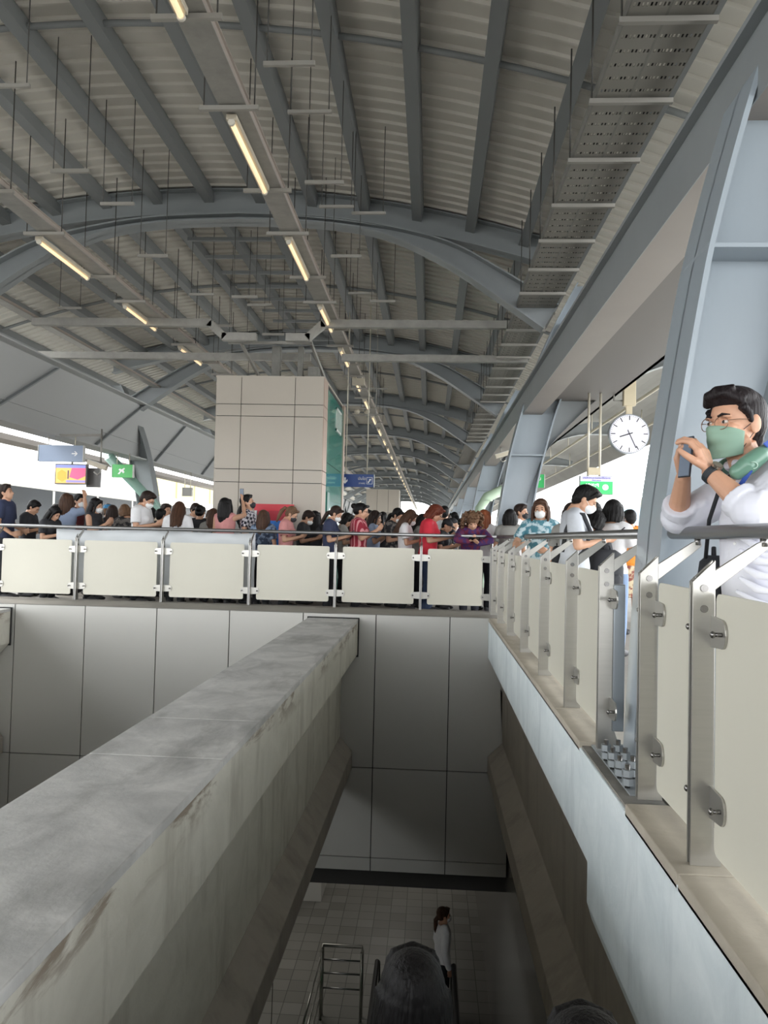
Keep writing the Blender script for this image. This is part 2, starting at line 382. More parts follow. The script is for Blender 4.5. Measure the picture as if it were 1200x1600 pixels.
# anchor bolt group at big column foot
def bolts_row():
    for k in range(8):
        x = .84 + (k % 2) * .055; y = 3.28 + k // 2 * .13
        r = empty('anchor_bolt', (x, y, -.015)); tag(r, 'grey anchor bolt at the big column foot, %s from front, %s row' % (ORD[k//2], 'inner' if k % 2 else 'outer'), 'bolt', 'anchor bolts of the big column')
        MB().tube([(0,0,0),(0,0,.10)], .011, 10).build('shank', M_BOLT, r)
        for z in (.015, .05):
            MB().tube([(0,0,z),(0,0,z+.028)], .024, 6, smooth=False).build('nut', mat('bolt_nut', h('93999c'), .5, .3), r)
bolts_row()
b = MB(); b.box(.83, 1.4, 3.2, 3.95, -.022, -.012); tag(b.build('base_plate', M_STEEL), 'grey steel base plate under the big column and its anchor bolts', 'metal plate')

# ------------------------------------------------------------------ roof
RC, RT, RR = -3.6, 6.61, 17.4; ROOF0 = -14
def rz_(x, off=0): return RT + off - (x-RC)**2 / (2*RR)
FRAMES = [3.65 + 8.55*k for k in range(0, 13)]
# ribbed sheet
b = MB(); xs = [-10.4 + 13.9*i/30 for i in range(31)]
prof = []; y = ROOF0
while y < 112:
    st_ = .25 if y < 45 else .6
    prof += [(y, 0), (y+.012, -.035), (y+.04, -.035), (y+.075, 0)]; y += st_
vs = []; fs = []
for (yy, dz) in prof:
    for x in xs: vs.append((x, yy, rz_(x, .04 + dz)))
nn = len(xs)
for i in range(len(prof)-1):
    for j in range(nn-1): fs.append((i*nn+j, i*nn+j+1, (i+1)*nn+j+1, (i+1)*nn+j))
b.add(vs, fs); 
M_SHEET = mat('roof_sheet', h('d2cec5'), .55, .0, .5, .05, stretch=(1, .3, 1))
o = b.build('ceiling', M_SHEET); o.modifiers.new('s', 'SOLIDIFY').thickness = .003; o.modifiers['s'].offset = 1; st(o)
# purlins
pm = MB(); pm.box(-.075, .075, ROOF0, 111.5, -.012, 0); pm.box(-.075, .075, ROOF0, 111.5, -.2, -.186); pm.box(-.075, -.06, ROOF0, 111.5, -.186, -.012); pm.box(.06, .075, ROOF0, 111.5, -.186, -.012)
pme = pm.mesh('roof_purlin', M_PURL)
PX = [-.29 + .86*k for k in range(-11, 4)]
for i, x in enumerate(PX):
    o = link('roof_purlin', pme); o.location = (x, 0, rz_(x, .0)); o.rotation_euler = (0, math.atan((x-RC)/RR), 0)
    tag(o, 'long dark grey steel purlin under the roof sheets, %s from the right edge' % ordn(len(PX)-i), 'roof beam', 'roof purlins', kind='thing')
# arches
def arc_pts(x0, x1, off, n=24): return [(x0 + (x1-x0)*i/n, rz_(x0 + (x1-x0)*i/n, off)) for i in range(n+1)]
arch = empty('roof_arch')
def ib(top, bot, name, parent, wf=.24, M=M_STEEL):
    """I-section between two polylines"""
    b = MB(); b.strip(top, bot, lambda x, z: (x, -.012, z), lambda x, z: (x, .012, z))
    def off(P, Q, d):
        out = []
        for p, q in zip(P, Q):
            v = V((q[0]-p[0], q[1]-p[1])); v = v.normalized() * d if v.length else v; out.append((p[0]+v.x, p[1]+v.y))
        return out
    b.strip(top, off(top, bot, .025), lambda x, z: (x, -wf/2, z), lambda x, z: (x, wf/2, z))
    b.strip(bot, off(bot, top, .025), lambda x, z: (x, -wf/2, z), lambda x, z: (x, wf/2, z))
    return b.build(name, M, parent)
ib(arc_pts(-8.9, 1.9, 0), arc_pts(-8.9, 1.9, -.42), 'arch_rib', arch)
def curve(P, n=6):
    out = []; k = len(P)
    for i in range(k-1):
        p0, p1, p2, p3 = P[max(i-1,0)], P[i], P[i+1], P[min(i+2,k-1)]
        for j in range(n):
            t = j/n
            out.append(tuple(.5*((2*p1[a]) + (-p0[a]+p2[a])*t + (2*p0[a]-5*p1[a]+4*p2[a]-p3[a])*t*t + (-p0[a]+3*p1[a]-3*p2[a]+p3[a])*t**3) for a in (0,1)))
    out.append(P[-1]); return out
BT = curve([(-3.2,6.20),(-1.9,6.15),(-.85,6.0),(.18,5.735),(1.04,5.281),(1.935,4.729)])
BB = curve([(-3.2,6.08),(-1.9,6.03),(-.85,5.85),(.10,5.42),(.90,4.90),(1.70,4.339)])
mir = lambda P: [(-6.4-x, z) for x, z in P]
ib(mir(BT)[::-1] + BT[1:], mir(BB)[::-1] + BB[1:], 'arch_brace', arch, .3)
for i, y in enumerate(FRAMES):
    a = arch if i == 0 else copy_tree(arch)
    a.location = (0, y, 0)
    lb = 'curved grey steel roof arch, %s in front of the camera' % ordn(i+1)
    tag(a, lb, 'roof arch', 'roof arches', kind='thing')
# columns
CIN = [(.955,-.1),(.96,-.03),(1.01,.94),(1.063,1.42),(1.161,2.06),(1.235,2.45),(1.381,3.03),(1.569,3.66),(1.85,4.35),(2.2,5.05)]
COUT = [(1.46,-.1),(1.465,0),(1.53,.94),(1.58,1.42),(1.69,2.06),(1.78,2.45),(1.93,3.03),(2.15,3.66),(2.35,4.35),(2.6,5.05)]
colm = empty('steel_column')
def ibc(A, B_, name, parent, wf, M):
    o = ib(A, B_, name, parent, wf, M); return o
ibc(curve(CIN), curve(COUT), 'column_shaft', colm, .4, M_STEELB)
for z in (2.33, 3.55):
    xi = 1.21 if z < 3 else 1.54; xo = 1.76 if z < 3 else 2.1
    MB().box(xi, xo, -.19, .19, z, z+.02).build('stiffener_plate', M_STEELB, colm)
AT = curve([(2.10,3.50),(2.30,3.56),(2.74,3.72),(3.5,4.02),(4.4,4.22),(5.3,4.05)])
AB = curve([(1.50,1.60),(1.725,2.30),(2.125,2.815),(2.82,3.423),(3.9,3.86),(5.3,3.85)])
ibc(AT, AB, 'canopy_arm', colm, .22, M_STEEL)
for i, y in enumerate(FRAMES):
    a = colm if i == 0 else copy_tree(colm); a.location = (0, y, 0)
    tag(a, 'huge blue-grey steel column right beside the railing, nearest the camera' if i == 0 else 'blue-grey curved steel column of the right row, %s from the camera' % ordn(i+1), 'column', 'columns of the right row', kind='thing')
lcol = empty('steel_column')
ibc(mir(curve(CIN)), mir(curve(COUT)), 'column_shaft', lcol, .4, M_STEEL)
for i, y in enumerate(FRAMES[1:9]):
    a = lcol if i == 0 else copy_tree(lcol); a.location = (0, y, 0)
    tag(a, 'grey steel column of the left row, %s from the camera' % ordn(i+2), 'column', 'columns of the left row', kind='thing')
# edge beams
r = empty('edge_beam', (1.42, -8, 3.0)); tag(r, 'long grey box beam running overhead along the right row of columns', 'beam', kind='thing')
b = MB(); b.box(0, .30, 0, 119, 0, .34); b.build('beam_box', M_BEAM, r)
b = MB(); b.box(-.006, .0, 0, 119, .0, .34); b.box(-.06, .0, 0, 119, .33, .36); b.box(-.02, .31, 0, 119, .36, .39); b.build('beam_face', M_STEEL, r)  # inner side skinned in plain steel paint, without the underside's painted light
r = empty('edge_beam', (-8.1, -8, 3.0)); tag(r, 'deep grey plate beam running along the left side of platform roof', 'beam', kind='thing')
b = MB(); b.box(0, .03, 0, 119, 0, 1.55); b.box(-.2, .3, 0, 119, -.03, 0); b.box(-.2, .25, 0, 119, 1.5, 1.53); b.box(.03,.05,0,119,.42,.46); b.build('beam_plate', mat('left_beam_paint', h('b4b6b6'), .6), r)
for k in range(0, 14):
    y0 = -5 + 8.55*k
    for a, c in ((.6, 3.2), (5.2, 8.0)):
        MB().bar((.06, y0+a, .05), (.06, y0+c, 1.45), .03, .12, up=(1,0,0)).build('diagonal_brace', M_STEEL, r)
# outer canopies
ct = curve([(2.0,4.35),(2.6,4.05),(3.5,4.2),(4.4,4.3),(5.3,4.12),(5.95,3.66)])
b = MB(); b.strip([(x, z+.10) for x, z in ct], [(x, z+.06) for x, z in ct], lambda x, z: (x, ROOF0, z), lambda x, z: (x, 111, z))
tag(b.build('outer_canopy', mat('canopy_sheet', h('8b8983'), .6, 0, .7, .1)), 'dark curved canopy over the track right of the columns', 'canopy', kind='thing')
b = MB(); b.box(1.86, 2.75, -8, 111, 3.22, 3.27); b.box(1.86,1.90,-8,111,3.22,3.6); b.box(2.70,2.75,-8,111,3.22,3.6)
tag(b.build('rain_gutter', mat('gutter_grey', h('6b6764'), .6)), 'wide dark rain gutter outside the right edge beam', 'gutter')
b = MB(); b.box(-12.4, -11.7, -8, 111, 3.46, 3.62)
tag(b.build('rain_gutter', mat('gutter_brown', h('9a928c'), .6)), 'brownish gutter strip outside the left columns against the sky', 'gutter')
# conduits along canopy
for k, (x, z, r_) in enumerate(((3.3,3.72,.035),(3.75,3.62,.03),(4.9,3.70,.03))):
    b = MB(); b.tube([(x, 8, z), (x, 70, z)], r_, 8); yy = 9
    while yy < 40: b.tube([(x,yy,z),(x,yy,z+.45)], .012, 6); yy += 3.1
    tag(b.build('conduit', mat('bright_conduit', h('cfc9b8'), .4, .2)), 'bright conduit pipe hung under the right canopy, %s from the column' % ORD[k], 'conduit', 'conduits under the right canopy')
# ------------------------------------------------------------------ cable tray + lamps
def tray(x0, x1, z, y0, y1, label, flange=.07):
    r = empty('cable_tray', ((x0+x1)/2, y0, z)); w = (x1-x0)/2; L = y1-y0
    MB().box(-w, w, 0, L, 0, .012).build('tray_base', M_GALV, r)
    b = MB(); b.box(w-.012, w, 0, L, .012, flange); b.box(-w, -w+.012, 0, L, .012, flange); b.box(w-.012, w+.02, 0, L, flange, flange+.01); b.build('tray_sides', mat('tray_side_pinkish', h('b5aba3'), .5, .2), r)
    tag(r, label, 'cable tray'); return r
tray(-2.06, -1.80, 5.0, -8, 110, 'galvanised cable tray carrying the central row of lamps')
tray(-5.35, -5.08, 5.0, -8, 110, 'galvanised cable tray carrying the left row of lamps')
tray(-7.75, -7.55, 5.0, 6, 60, 'narrow galvanised tray near the left edge beam', .04)
M_TUBE = mat('lamp_tube', (1, .76, .46), .4, emit=.42); M_LAMPB = mat('lamp_body', h('c9c0ae'), .45)
lamp = empty('strip_lamp')
MB().box(-.05, .05, 0, 1.5, .02, .075).build('lamp_body', M_LAMPB, lamp, bevel=.006)
MB().tube([(0,.03,0),(0,1.47,0)], .024, 10).build('lamp_tube', M_TUBE, lamp)
for yy in (.0, 1.47): MB().tube([(0,yy,0),(0,yy+.03,0)], .034, 10).build('end_cap', mat('lamp_cap', h('d8d2c4'), .4), lamp)
hang = empty('tray_hanger')
MB().box(-.34, .22, -.02, .02, -.02, .02).build('cross_bar', mat('unistrut', h('a5a29b'), .45, .3), hang)
for x in (-.30, .18): MB().tube([(x,0,0),(x,0,1.5)], .007, 6).build('rod', M_ROD, hang)
first = [True, True]
def place_lamp(x, y, lb, grp):
    o = lamp if first[0] else copy_tree(lamp); first[0] = False; o.location = (x, y, 4.91); tag(o, lb, 'lamp', grp)
def place_hang(x, y, z, lb, grp):
    o = hang if first[1] else copy_tree(hang); first[1] = False; o.location = (x, y, z); o.scale.z = (rz_(x, .0) - z)/1.5; tag(o, lb, 'hanger', grp)
for k in range(36):
    y = 4.1 + 2.95*k
    if y > 108: break
    place_lamp(-1.97, y, 'lit strip lamp of the central row, %s from the camera' % ordn(k+1), 'strip lamps of the central row')
for k in range(6):
    place_lamp(-5.40, 4.1 + 2.95*k, 'lit strip lamp of the left row, %s from the camera' % ordn(k+1), 'strip lamps of the left row')
q = 0
for k in range(8):
    for dy in (-.12, 1.58):
        q += 1; place_hang(-1.90, 4.1+2.95*k+dy, 4.97, 'metal cross bar hanger under the central tray, %s from the camera' % ordn(q), 'central tray hangers')
q = 0
for k in range(6):
    for dy in (-.12, 1.58):
        q += 1; place_hang(-5.20, 4.1+2.95*k+dy, 4.97, 'metal cross bar hanger under the left tray, %s from the camera' % ordn(q), 'left tray hangers')
# loose trapeze hangers
loose = []
for x, ys in ((-6.6, (8.2, 9.8, 13.5)), (-4.1, (7.0, 8.3, 9.6, 10.9, 13.3, 14.6, 15.9)), (-3.2, (12.8, 13.9, 15.2, 16.6)), (-1.25, (6.4, 7.5, 8.6, 9.7, 10.9, 13.2, 14.4)), (-.85, (9.9, 13.0))):
    for y in ys: loose.append((x, y))
for k, (x, y) in enumerate(loose):
    o = copy_tree(hang); o.location = (x, y, 5.25 if k % 2 else 5.05); o.scale = (.8, .8, (rz_(x, .045) - o.location.z)/1.5)
    tag(o, 'empty trapeze hanger of two thin rods under the roof, %s counted from the left rear' % ordn(k+1), 'hanger', 'empty trapeze hangers')
# transverse ties
q = 0
for i, y in enumerate(FRAMES[0:7]):
    for dy in (4.3,):
        q += 1; b = MB(); b.tube([(x, 0, rz_(x, -.10)) for x in [-10 + 13*i2/24 for i2 in range(25)]], .035, 8)
        o = b.build('tie_rod', M_PURL); o.location = (0, y+dy, 0); tag(o, 'dark tie rod crossing the purlins between arches, %s from the camera' % ORD[q-1], 'tie rod', 'roof tie rods')
# extra short struts left
for k in range(9):
    y = 13.2 + k*.85; b = MB(); b.box(0, 1.5, -.03, .03, -.03, .03); o = b.build('cross_strut', M_PURL); o.location = (-4.4 + .08*k, y, 6.2)
    tag(o, 'short dark strut between purlins left of the lamp row, %s from the front' % ORD[k], 'strut', 'short roof struts')
# right perforated cable trays
M_PERF = bpy.data.materials.new('perforated_tray'); M_PERF.use_nodes = True; n = M_PERF.node_tree; bb = n.nodes['Principled BSDF']
bb.inputs['Roughness'].default_value = .6; bb.inputs['Base Color'].default_value = (*h('8d8a83'), 1)
def perf_tray(x0, x1, label):
    r = empty('cable_tray', ((x0+x1)/2, 0, 4.7)); w = (x1-x0)/2; y0, y1 = -8, 60
    b = MB(); yy = y0
    # slotted bottom: longitudinal bars with rows of slots left open
    while yy < y1:
        fine = -1 < yy < 26
        if fine:
            b.box(-w, w, yy, yy+.13, 0, .004)
            nsl = max(4, int(2*w/.028)); p = 2*w/nsl
            for k in range(nsl): b.box(-w + p*k, -w + p*k + p*.5, yy+.13, yy+.17, 0, .004)
            yy += .17
        else:
            b.box(-w, w, yy, yy+1.02, 0, .004); yy += 1.02
    b.build('tray_base', M_PERF, r)
    b = MB(); b.box(-w-.01, -w, y0, y1, 0, .1); b.box(w, w+.01, y0, y1, 0, .1); b.build('tray_sides', M_GALVD, r)
    b = MB(); b.tube([(-w*.5, y0, .03), (-w*.5, y1, .03)], .02, 6); b.tube([(w*.3, y0, .035), (w*.3, y1, .035)], .03, 6); b.build('cables', mat('black_cable', h('222224'), .6), r)
    tag(r, label, 'cable tray', kind='thing')
perf_tray(1.30, 1.56, 'perforated cable tray under the right roof edge, inner one')
perf_tray(1.58, 1.88, 'perforated cable tray under the right roof edge, outer one beside the beam')
b = MB(); b.box(1.40,1.44,-8,60,4.69,4.699)
for k in range(26):
    y = 4.35 + k
    r = empty('tray_support', (1.3, y, 4.66)); tag(r, 'metal support bar below the perforated trays, %s from the camera' % ordn(k+1), 'support bar', 'support bars of the perforated trays')
    MB().box(-.06, .62, -.02, .02, -.02, .02).build('cross_bar', MC['unistrut'], r)
    for x in (-.04,): MB().tube([(x,0,0),(x,0,1.1)], .008, 6).build('rod', M_ROD, r)
# cross pipe and duct near tower
b = MB(); b.box(-8.9, -2.55, 15.6, 15.72, 4.62, 4.76); b.box(-1.9, 1.9, 15.6, 15.72, 4.62, 4.76)
tag(b.build('cable_duct', M_GALV), 'long horizontal galvanised duct crossing the hall above the tower', 'duct')
b = MB(); b.box(-9.0,-8.86,15.6,15.72,3.6,4.76); b.xf(Matrix.Translation((.0,0,0))); tag(b.build('cable_duct', M_GALV), 'vertical galvanised duct at the left beam', 'duct')
b = MB(); b.box(-7.6, -4.15, 13.94, 14.06, 4.86, 5.0); b.bar((-4.2,14,4.93),(-3.9,14,4.66),.12,.14); b.box(-3.95, -3.3, 13.94, 14.06, 4.6, 4.74)
tag(b.build('cable_duct', M_GALV), 'stepped galvanised duct left of the central lamp row', 'duct')
b = MB(); b.box(-2.75, -2.3, 13.94, 14.06, 4.6, 4.74); b.bar((-2.35,14,4.66),(-2.05,14,4.93),.12,.14); b.box(-2.1, 2.0, 13.94, 14.06, 4.86, 5.0)
tag(b.build('cable_duct', M_GALV), 'stepped galvanised duct right of the central lamp row', 'duct')

# ------------------------------------------------------------------ elevator tower
r = empty('elevator_tower', (-3.0, 13.9, PF)); tag(r, 'tall beige panelled lift tower with teal glass side on the platform', 'tower', kind='thing')
M_TOW = mat('tower_panel', h('c4bcb0'), .5, 0, .6, .03)
x0, x1, y0, y1, zt = -1.0, 1.0, 0, 3.3, 4.03
b = MB(); b.box(x0+.02, x1-.02, y0+.02, y1-.02, 0, zt-.02); b.build('tower_core', M_JOINT, r)
b = MB(); xj = [x0, -.53, .47, x1]; zj = [0, 1.5, 2.08, 2.38, 3.3-.03, 3.50, zt]
zj = [0, 1.17, 2.06, 2.30, 3.28, 3.50, zt]
for i in range(3):
    for j in range(6): b.box(xj[i]+.006, xj[i+1]-.006, y0-.005, y0+.03, zj[j]+.006, zj[j+1]-.006)
b.box(x0, x1, y0, y1, zt-.03, zt)
for j in range(6):
    b.box(x0-.005, x0+.03, y0+.006, y1, zj[j]+.006, zj[j+1]-.006)
b.build('front_panels', M_TOW, r)
MB().box(x1-.03, x1+.03, y1-.25, y1, 0, zt).build('corner_strip', mat('tower_corner', h('b59f91'), .5), r)
b = MB()
for j in range(6): b.box(x1-.03, x1+.005, y0+.03, y0+.55, zj[j]+.006, zj[j+1]-.006)
b.build('corner_strip', mat('tower_corner', h('b59f91'), .5), r)
b = MB()
for z0_, z1_ in ((0, 1.2), (1.21, 2.5), (2.51, 3.9)): b.box(x1-.02, x1+.012, y0+.56, y1-.26, z0_, z1_-.005)
b.build('teal_glass', mat('teal_glass', h('2f8f80'), .12, 0, .8, .1, coat=.6), r)
w = MB(); w.box(x1+.01, x1+.03, 1.75, 2.6, 3.28, 3.33); w.box(x1+.01, x1+.03, 1.75, 2.6, 3.72, 3.77)
for yy in (1.75, 2.02, 2.29, 2.56): w.box(x1+.01, x1+.03, yy, yy+.05, 3.28, 3.77)
w.build('vent_window', mat('vent_white', h('dcdcd6'), .4), r)
# green door
MB().box(x1+.012, x1+.03, .62, .95, 0, 1.95).build('call_panel', mat('dark_teal', h('176555'), .4), r)
# roof gear on tower
def gear(name, boxes, matl, label, cat):
    b = MB()
    for bx in boxes: b.bar(*bx)
    tag(b.build(name, matl), label, cat)
gear('pipe_frame', [((-4.0,14.6,4.72),(-2.35,14.6,4.72),.05,.05), ((-3.75,14.6,4.72),(-3.4,15.4,3.95),.05,.05), ((-2.45,14.6,4.9),(-2.1,15.3,3.95),.05,.05)], M_GALV, 'thin galvanised pipe frame standing on top of lift tower', 'pipe frame')
gear('cable_riser', [((-3.1,14.9,3.93),(-3.1,14.9,4.72),.16,.16), ((-2.62,14.9,3.93),(-2.62,14.9,4.72),.10,.10), ((-2.35,14.9,3.93),(-2.35,14.9,4.3),.3,.2)], M_GALVD, 'bundle of galvanised risers between tower top and cable duct', 'riser')
# loudspeaker frame near tray
r = empty('speaker_frame', (-1.72, 18.5, 4.1)); tag(r, 'hanging metal frame holding two small loudspeakers below the lamp row', 'speaker frame')
b = MB(); b.box(-.35,-.33,-.01,.01,-.15,2.4); b.box(.33,.35,-.01,.01,-.15,2.35); b.box(-.35,.35,-.01,.01,-.15,-.13); b.box(-.35,.6,-.01,.01,.5,.53); b.build('frame', M_GALV, r)
MB().box(-.25,.05,-.08,.08,.6,.75).build('speaker', M_LAMPB, r)
for x in (-.12,.12): MB().ell((x,0,-.05),(.07,.07,.06)).build('spot', M_LAMPB, r)

# second tower far back
r = empty('elevator_tower', (-2.4, 38, PF)); tag(r, 'smaller looking second beige tower block far along the platform', 'tower', kind='thing')
b = MB()
for i in range(3):
    for j in range(3): b.box(-.82+.55*i+.008, -.82+.55*(i+1)-.008, 0, 1.2, 1.17*j+.008, 1.17*(j+1)-.008)
b.build('panels', M_TOW, r); MB().box(-.8,.8,.05,3,0,3.48).build('tower_core', M_JOINT, r)

# ------------------------------------------------------------------ signs
M_WHITE = mat('white_print', h('f2f2f2'), .5)
def sign(x, y, z, w, hh, col, label, drop, parts, rods=(-.3, .3), cat='sign', name='hanging_sign', em=0, rz=0):
    r = empty(name, (x, y, z), rz); tag(r, label, cat)
    MB().box(-w/2, w/2, -.04, .04, -hh/2, hh/2).build('sign_box', mat('sign_' + col, h(col), .4, emit=em), r, bevel=.004)
    b = MB(); t = .012
    b.box(w/2-.001, w/2+t, -.05, .05, -hh/2, hh/2); b.box(-w/2-t, -w/2+.001, -.05, .05, -hh/2, hh/2); b.build('sign_frame', mat('sign_frame', h('c5c5c0'), .4), r)
    for q in rods: MB().tube([(q*w, 0, hh/2), (q*w, 0, hh/2+drop)], .012, 8).build('hanging_rod', MC['bright_conduit'], r)
    for p in parts: p(r)
    return r
def txt(s, size, x, z, m=M_WHITE, name='lettering', align='CENTER'):
    return lambda r: text_mesh(s, size, m, name, r, Matrix.Translation((x, -.045, z)) @ FACE_CAM, align=align)
def poly(pts, m, name, y=-.044):
    return lambda r: MB().prism(pts, lambda a, c: (a, y, c), lambda a, c: (a, y+.003, c)).build(name, m, r)
arrow_d = [(-.02,.07),(.02,.07),(.02,-.01),(.06,.03),(.06,-.02),(0,-.08),(-.06,-.02),(-.06,.03),(-.02,-.01)]
sign(-1.77, 18.0, 2.33, .84, .30, '2c4a8c', 'dark blue hanging sign with white down arrow and pictogram beside the tower', 4.0,
     [poly([(a-.26, c) for a, c in arrow_d], M_WHITE, 'down_arrow'), txt('บันได', .09, .14, .045), txt('STAIRS', .05, .14, -.065),
      poly([(.25,-.08),(.39,-.08),(.39,.08),(.25,.08)], M_WHITE, 'pictogram_frame'), poly([(.26,-.07),(.38,-.07),(.38,.07),(.26,.07)], mat('sign_blue', h('2c4a8c'), .4), 'pictogram_ground', -.047),
      poly([(.28,-.055),(.31,-.055),(.31,-.02),(.335,-.02),(.335,.01),(.36,.01),(.36,.04),(.31,.04),(.31,.0),(.28,-.02)], M_WHITE, 'pictogram', -.05)])
sign(-7.84, 15.8, 2.62, .97, .35, '8d9cb4', 'grey blue hanging sign with a pale right arrow, at far left', .19,
     [poly([(.24+a, c) for a, c in ((0,.012),(.09,.012),(.05,.05),(.08,.05),(.13,0),(.08,-.05),(.05,-.05),(.09,-.012),(0,-.012))], M_WHITE, 'right_arrow')], cat='sign')
# tv screen left
r = empty('hanging_screen', (-7.6, 15.8, 2.185)); r.scale = (1.285,)*3; tag(r, 'hanging television showing a colourful orange and pink picture, at far left', 'screen')
MB().box(-.27,.27,-.04,.04,-.17,.17).build('casing', mat('screen_casing', h('5c5a58'), .4), r, bevel=.006)
MB().box(.2,.42,.1,.18,-.2,.12).build('back_screen', MC['screen_casing'], r)
MB().tube([(0,0,.17),(0,0,.22)], .02, 8).build('bracket', M_GALV, r)
def em(name, c, s=.35): return mat(name, h(c), .4, emit=s)
poly([(-.25,-.15),(.25,-.15),(.25,.15),(-.25,.15)], em('tv_orange', 'e9b45f'), 'screen_picture')(r)
poly([(-.25,.1),(.25,.1),(.25,.15),(-.25,.15)], em('tv_blue', '7f86c6'), 'screen_band', -.047)(r)
poly([(-.02,-.05),(.02,.1),(.25,.1),(.25,-.03),(.12,-.09)], em('tv_pink', 'e0567e'), 'screen_shape', -.048)(r)
poly([(-.22,-.08),(-.14,-.13),(-.07,-.08),(-.08,.03),(-.15,.07),(-.22,.02)], em('tv_gold', 'd8a13c'), 'screen_shape', -.048)(r)
poly([(-.07,-.14),(.25,-.14),(.25,-.1),(-.07,-.1)], em('tv_violet', '8f86c0'), 'screen_band', -.049)(r)
poly([(-.05,-.08),(-.03,-.08),(-.03,.06),(-.05,.06)], em('tv_dark', '4a3a50'), 'screen_mark', -.049)(r)
def cctv(x, y, z, rz, label, drop=.5):
    r = empty('security_camera', (x, y, z), rz); tag(r, label, 'camera')
    b = MB(); b.bar((-.17,0,.05),(.16,0,-.06),.09,.09); b.build('camera_body', M_LAMPB, r, bevel=.01)
    MB().bar((-.2,0,.1),(.18,0,-.02),.12,.012).build('sun_hood', MC['sign_frame'], r)
    b = MB(); b.tube([(.05,0,.02),(.05,0,drop)], .016, 8); b.tube([(.05,0,0),(.06,0,-.12),(.0,0,-.17),(-.06,0,-.12)], .014, 8); b.build('bracket', M_GALV, r)
cctv(-7.0, 15.7, 2.39, 0, 'white security camera hanging beside the television at far left', .6)
bpy.data.objects['security_camera'].scale = (1.25,)*3
MB().bar((.05,0,.5),(-.75,0,.48),.04,.04).build('wall_bracket', M_GALV, bpy.data.objects['security_camera'])
cctv(1.30, 16.5, 2.85, PI, 'white security camera under the right edge beam between second and third column', .16)
bpy.data.objects['security_camera.001'].location.x = 1.52
sign(-7.81, 19, 2.53, .53, .33, '49a558', 'small green exit sign with white running figure, left of the tower', .28,
     [poly([(-.12,-.08),(-.07,-.08),(-.02,-.01),(.02,-.06),(.06,-.03),(.03,.02),(.07,.06),(.04,.08),(-.02,.04),(-.07,.06),(-.1,.03),(-.06,.0)], M_WHITE, 'running_figure')], em=.15)
sign(-7.87, 24.4, 2.33, .31, .28, '7c7a74', 'small dark sign plate hanging between left columns and tower', .5, [])
# right signs
sign(1.72, 14, 2.09, .62, .24, '1f9a4d', 'green emergency exit sign half hidden behind the second column', .82,
     [txt('ทางออกฉุกเฉิน', .085, .0, .04), txt('Emergency Exit', .06, .0, -.06)], em=.2)
r = empty('hanging_screen', (2.43, 11.5, 1.85)); tag(r, 'hanging information screen with green field and white letters, right side', 'screen')
MB().box(-.245,.245,-.03,.03,-.14,.14).build('casing', mat('screen_frame_grey', h('9aa29e'), .4), r, bevel=.006)
poly([(-.235,-.13),(.235,-.13),(.235,.07),(-.235,.07)], em('screen_green', '35b866', .3), 'green_field', -.034)(r)
poly([(-.235,.055),(.235,.055),(.235,.13),(-.235,.13)], em('screen_lilac', 'bcbbe0', .3), 'lilac_band', -.037)(r)
text_mesh('งดเสียงรบกวนขณะใช้บริการ', .036, mat('violet_print', h('4a3f9a'), .5), 'lettering', r, Matrix.Translation((0,-.04,.105)) @ FACE_CAM)
text_mesh('Please queue', .024, MC['violet_print'], 'lettering', r, Matrix.Translation((0,-.04,.07)) @ FACE_CAM)
text_mesh('เคหะฯ', .085, mat('white_glow', (1,1,1), .4, emit=.9), 'lettering', r, Matrix.Translation((-.06,-.04,-.0)) @ FACE_CAM)
text_mesh('Kheha', .06, MC['white_glow'], 'lettering', r, Matrix.Translation((-.06,-.04,-.075)) @ FACE_CAM)
circ = [(.13+.042*math.cos(a*PI/8), -.03+.042*math.sin(a*PI/8)) for a in range(16)]
poly(circ, MC['white_glow'], 'round_emblem', -.038)(r)
poly([(.13+.03*math.cos(a*PI/8), -.03+.03*math.sin(a*PI/8)) for a in range(16)], MC['screen_green'], 'emblem_inner', -.041)(r)
for z in (-.015,-.03,-.045): poly([(.11,z-.003),(.15,z-.003),(.15,z+.003),(.11,z+.003)], MC['white_glow'], 'emblem_bar', -.044)(r)
for x in (-.12, .05): MB().tube([(x,0,.14),(x,0,1.39)], .018, 8).build('hanging_rod', MC['bright_conduit'], r)
MB().box(-.12,.05,-.03,.03,.15,.26).build('junction_box', mat('beige_box', h('cfc3a8'), .5), r)
# clock
r = empty('station_clock', (2.92, 11.6, 2.63)); tag(r, 'round white station clock with black hands hanging right of the columns', 'clock')
def disc(R, y0, y1, m, name, n=48):
    pts = [(R*math.cos(2*PI*k/n), R*math.sin(2*PI*k/n)) for k in range(n)]
    return MB().prism(pts, lambda a, c: (a, y0, c), lambda a, c: (a, y1, c)).build(name, m, r)
disc(.295, -.04, .06, mat('clock_case', h('8b9197'), .35, .4), 'clock_case'); disc(.28, -.045, -.04, mat('clock_dial', h('e4e2f0'), .35, emit=.15), 'clock_dial')
b = MB()
for k in range(60):
    a = 2*PI*k/60; d = V((math.sin(a), 0, math.cos(a))); L0, w_ = (.205, .014) if k % 5 == 0 else (.255, .005)
    b.bar(d*L0 + V((0,-.047,0)), d*.273 + V((0,-.047,0)), w_, .002, up=(0,1,0))
b.build('hour_marks', mat('clock_black', h('25262b'), .5), r)
a = math.radians(252); d = V((math.sin(a),0,math.cos(a))); MB().bar(-d*.05+V((0,-.05,0)), d*.15+V((0,-.05,0)), .017, .003, up=(0,1,0)).build('hour_hand', MC['clock_black'], r)
a = math.radians(155); d = V((math.sin(a),0,math.cos(a))); MB().bar(-d*.065+V((0,-.054,0)), d*.235+V((0,-.054,0)), .012, .003, up=(0,1,0)).build('minute_hand', MC['clock_black'], r)
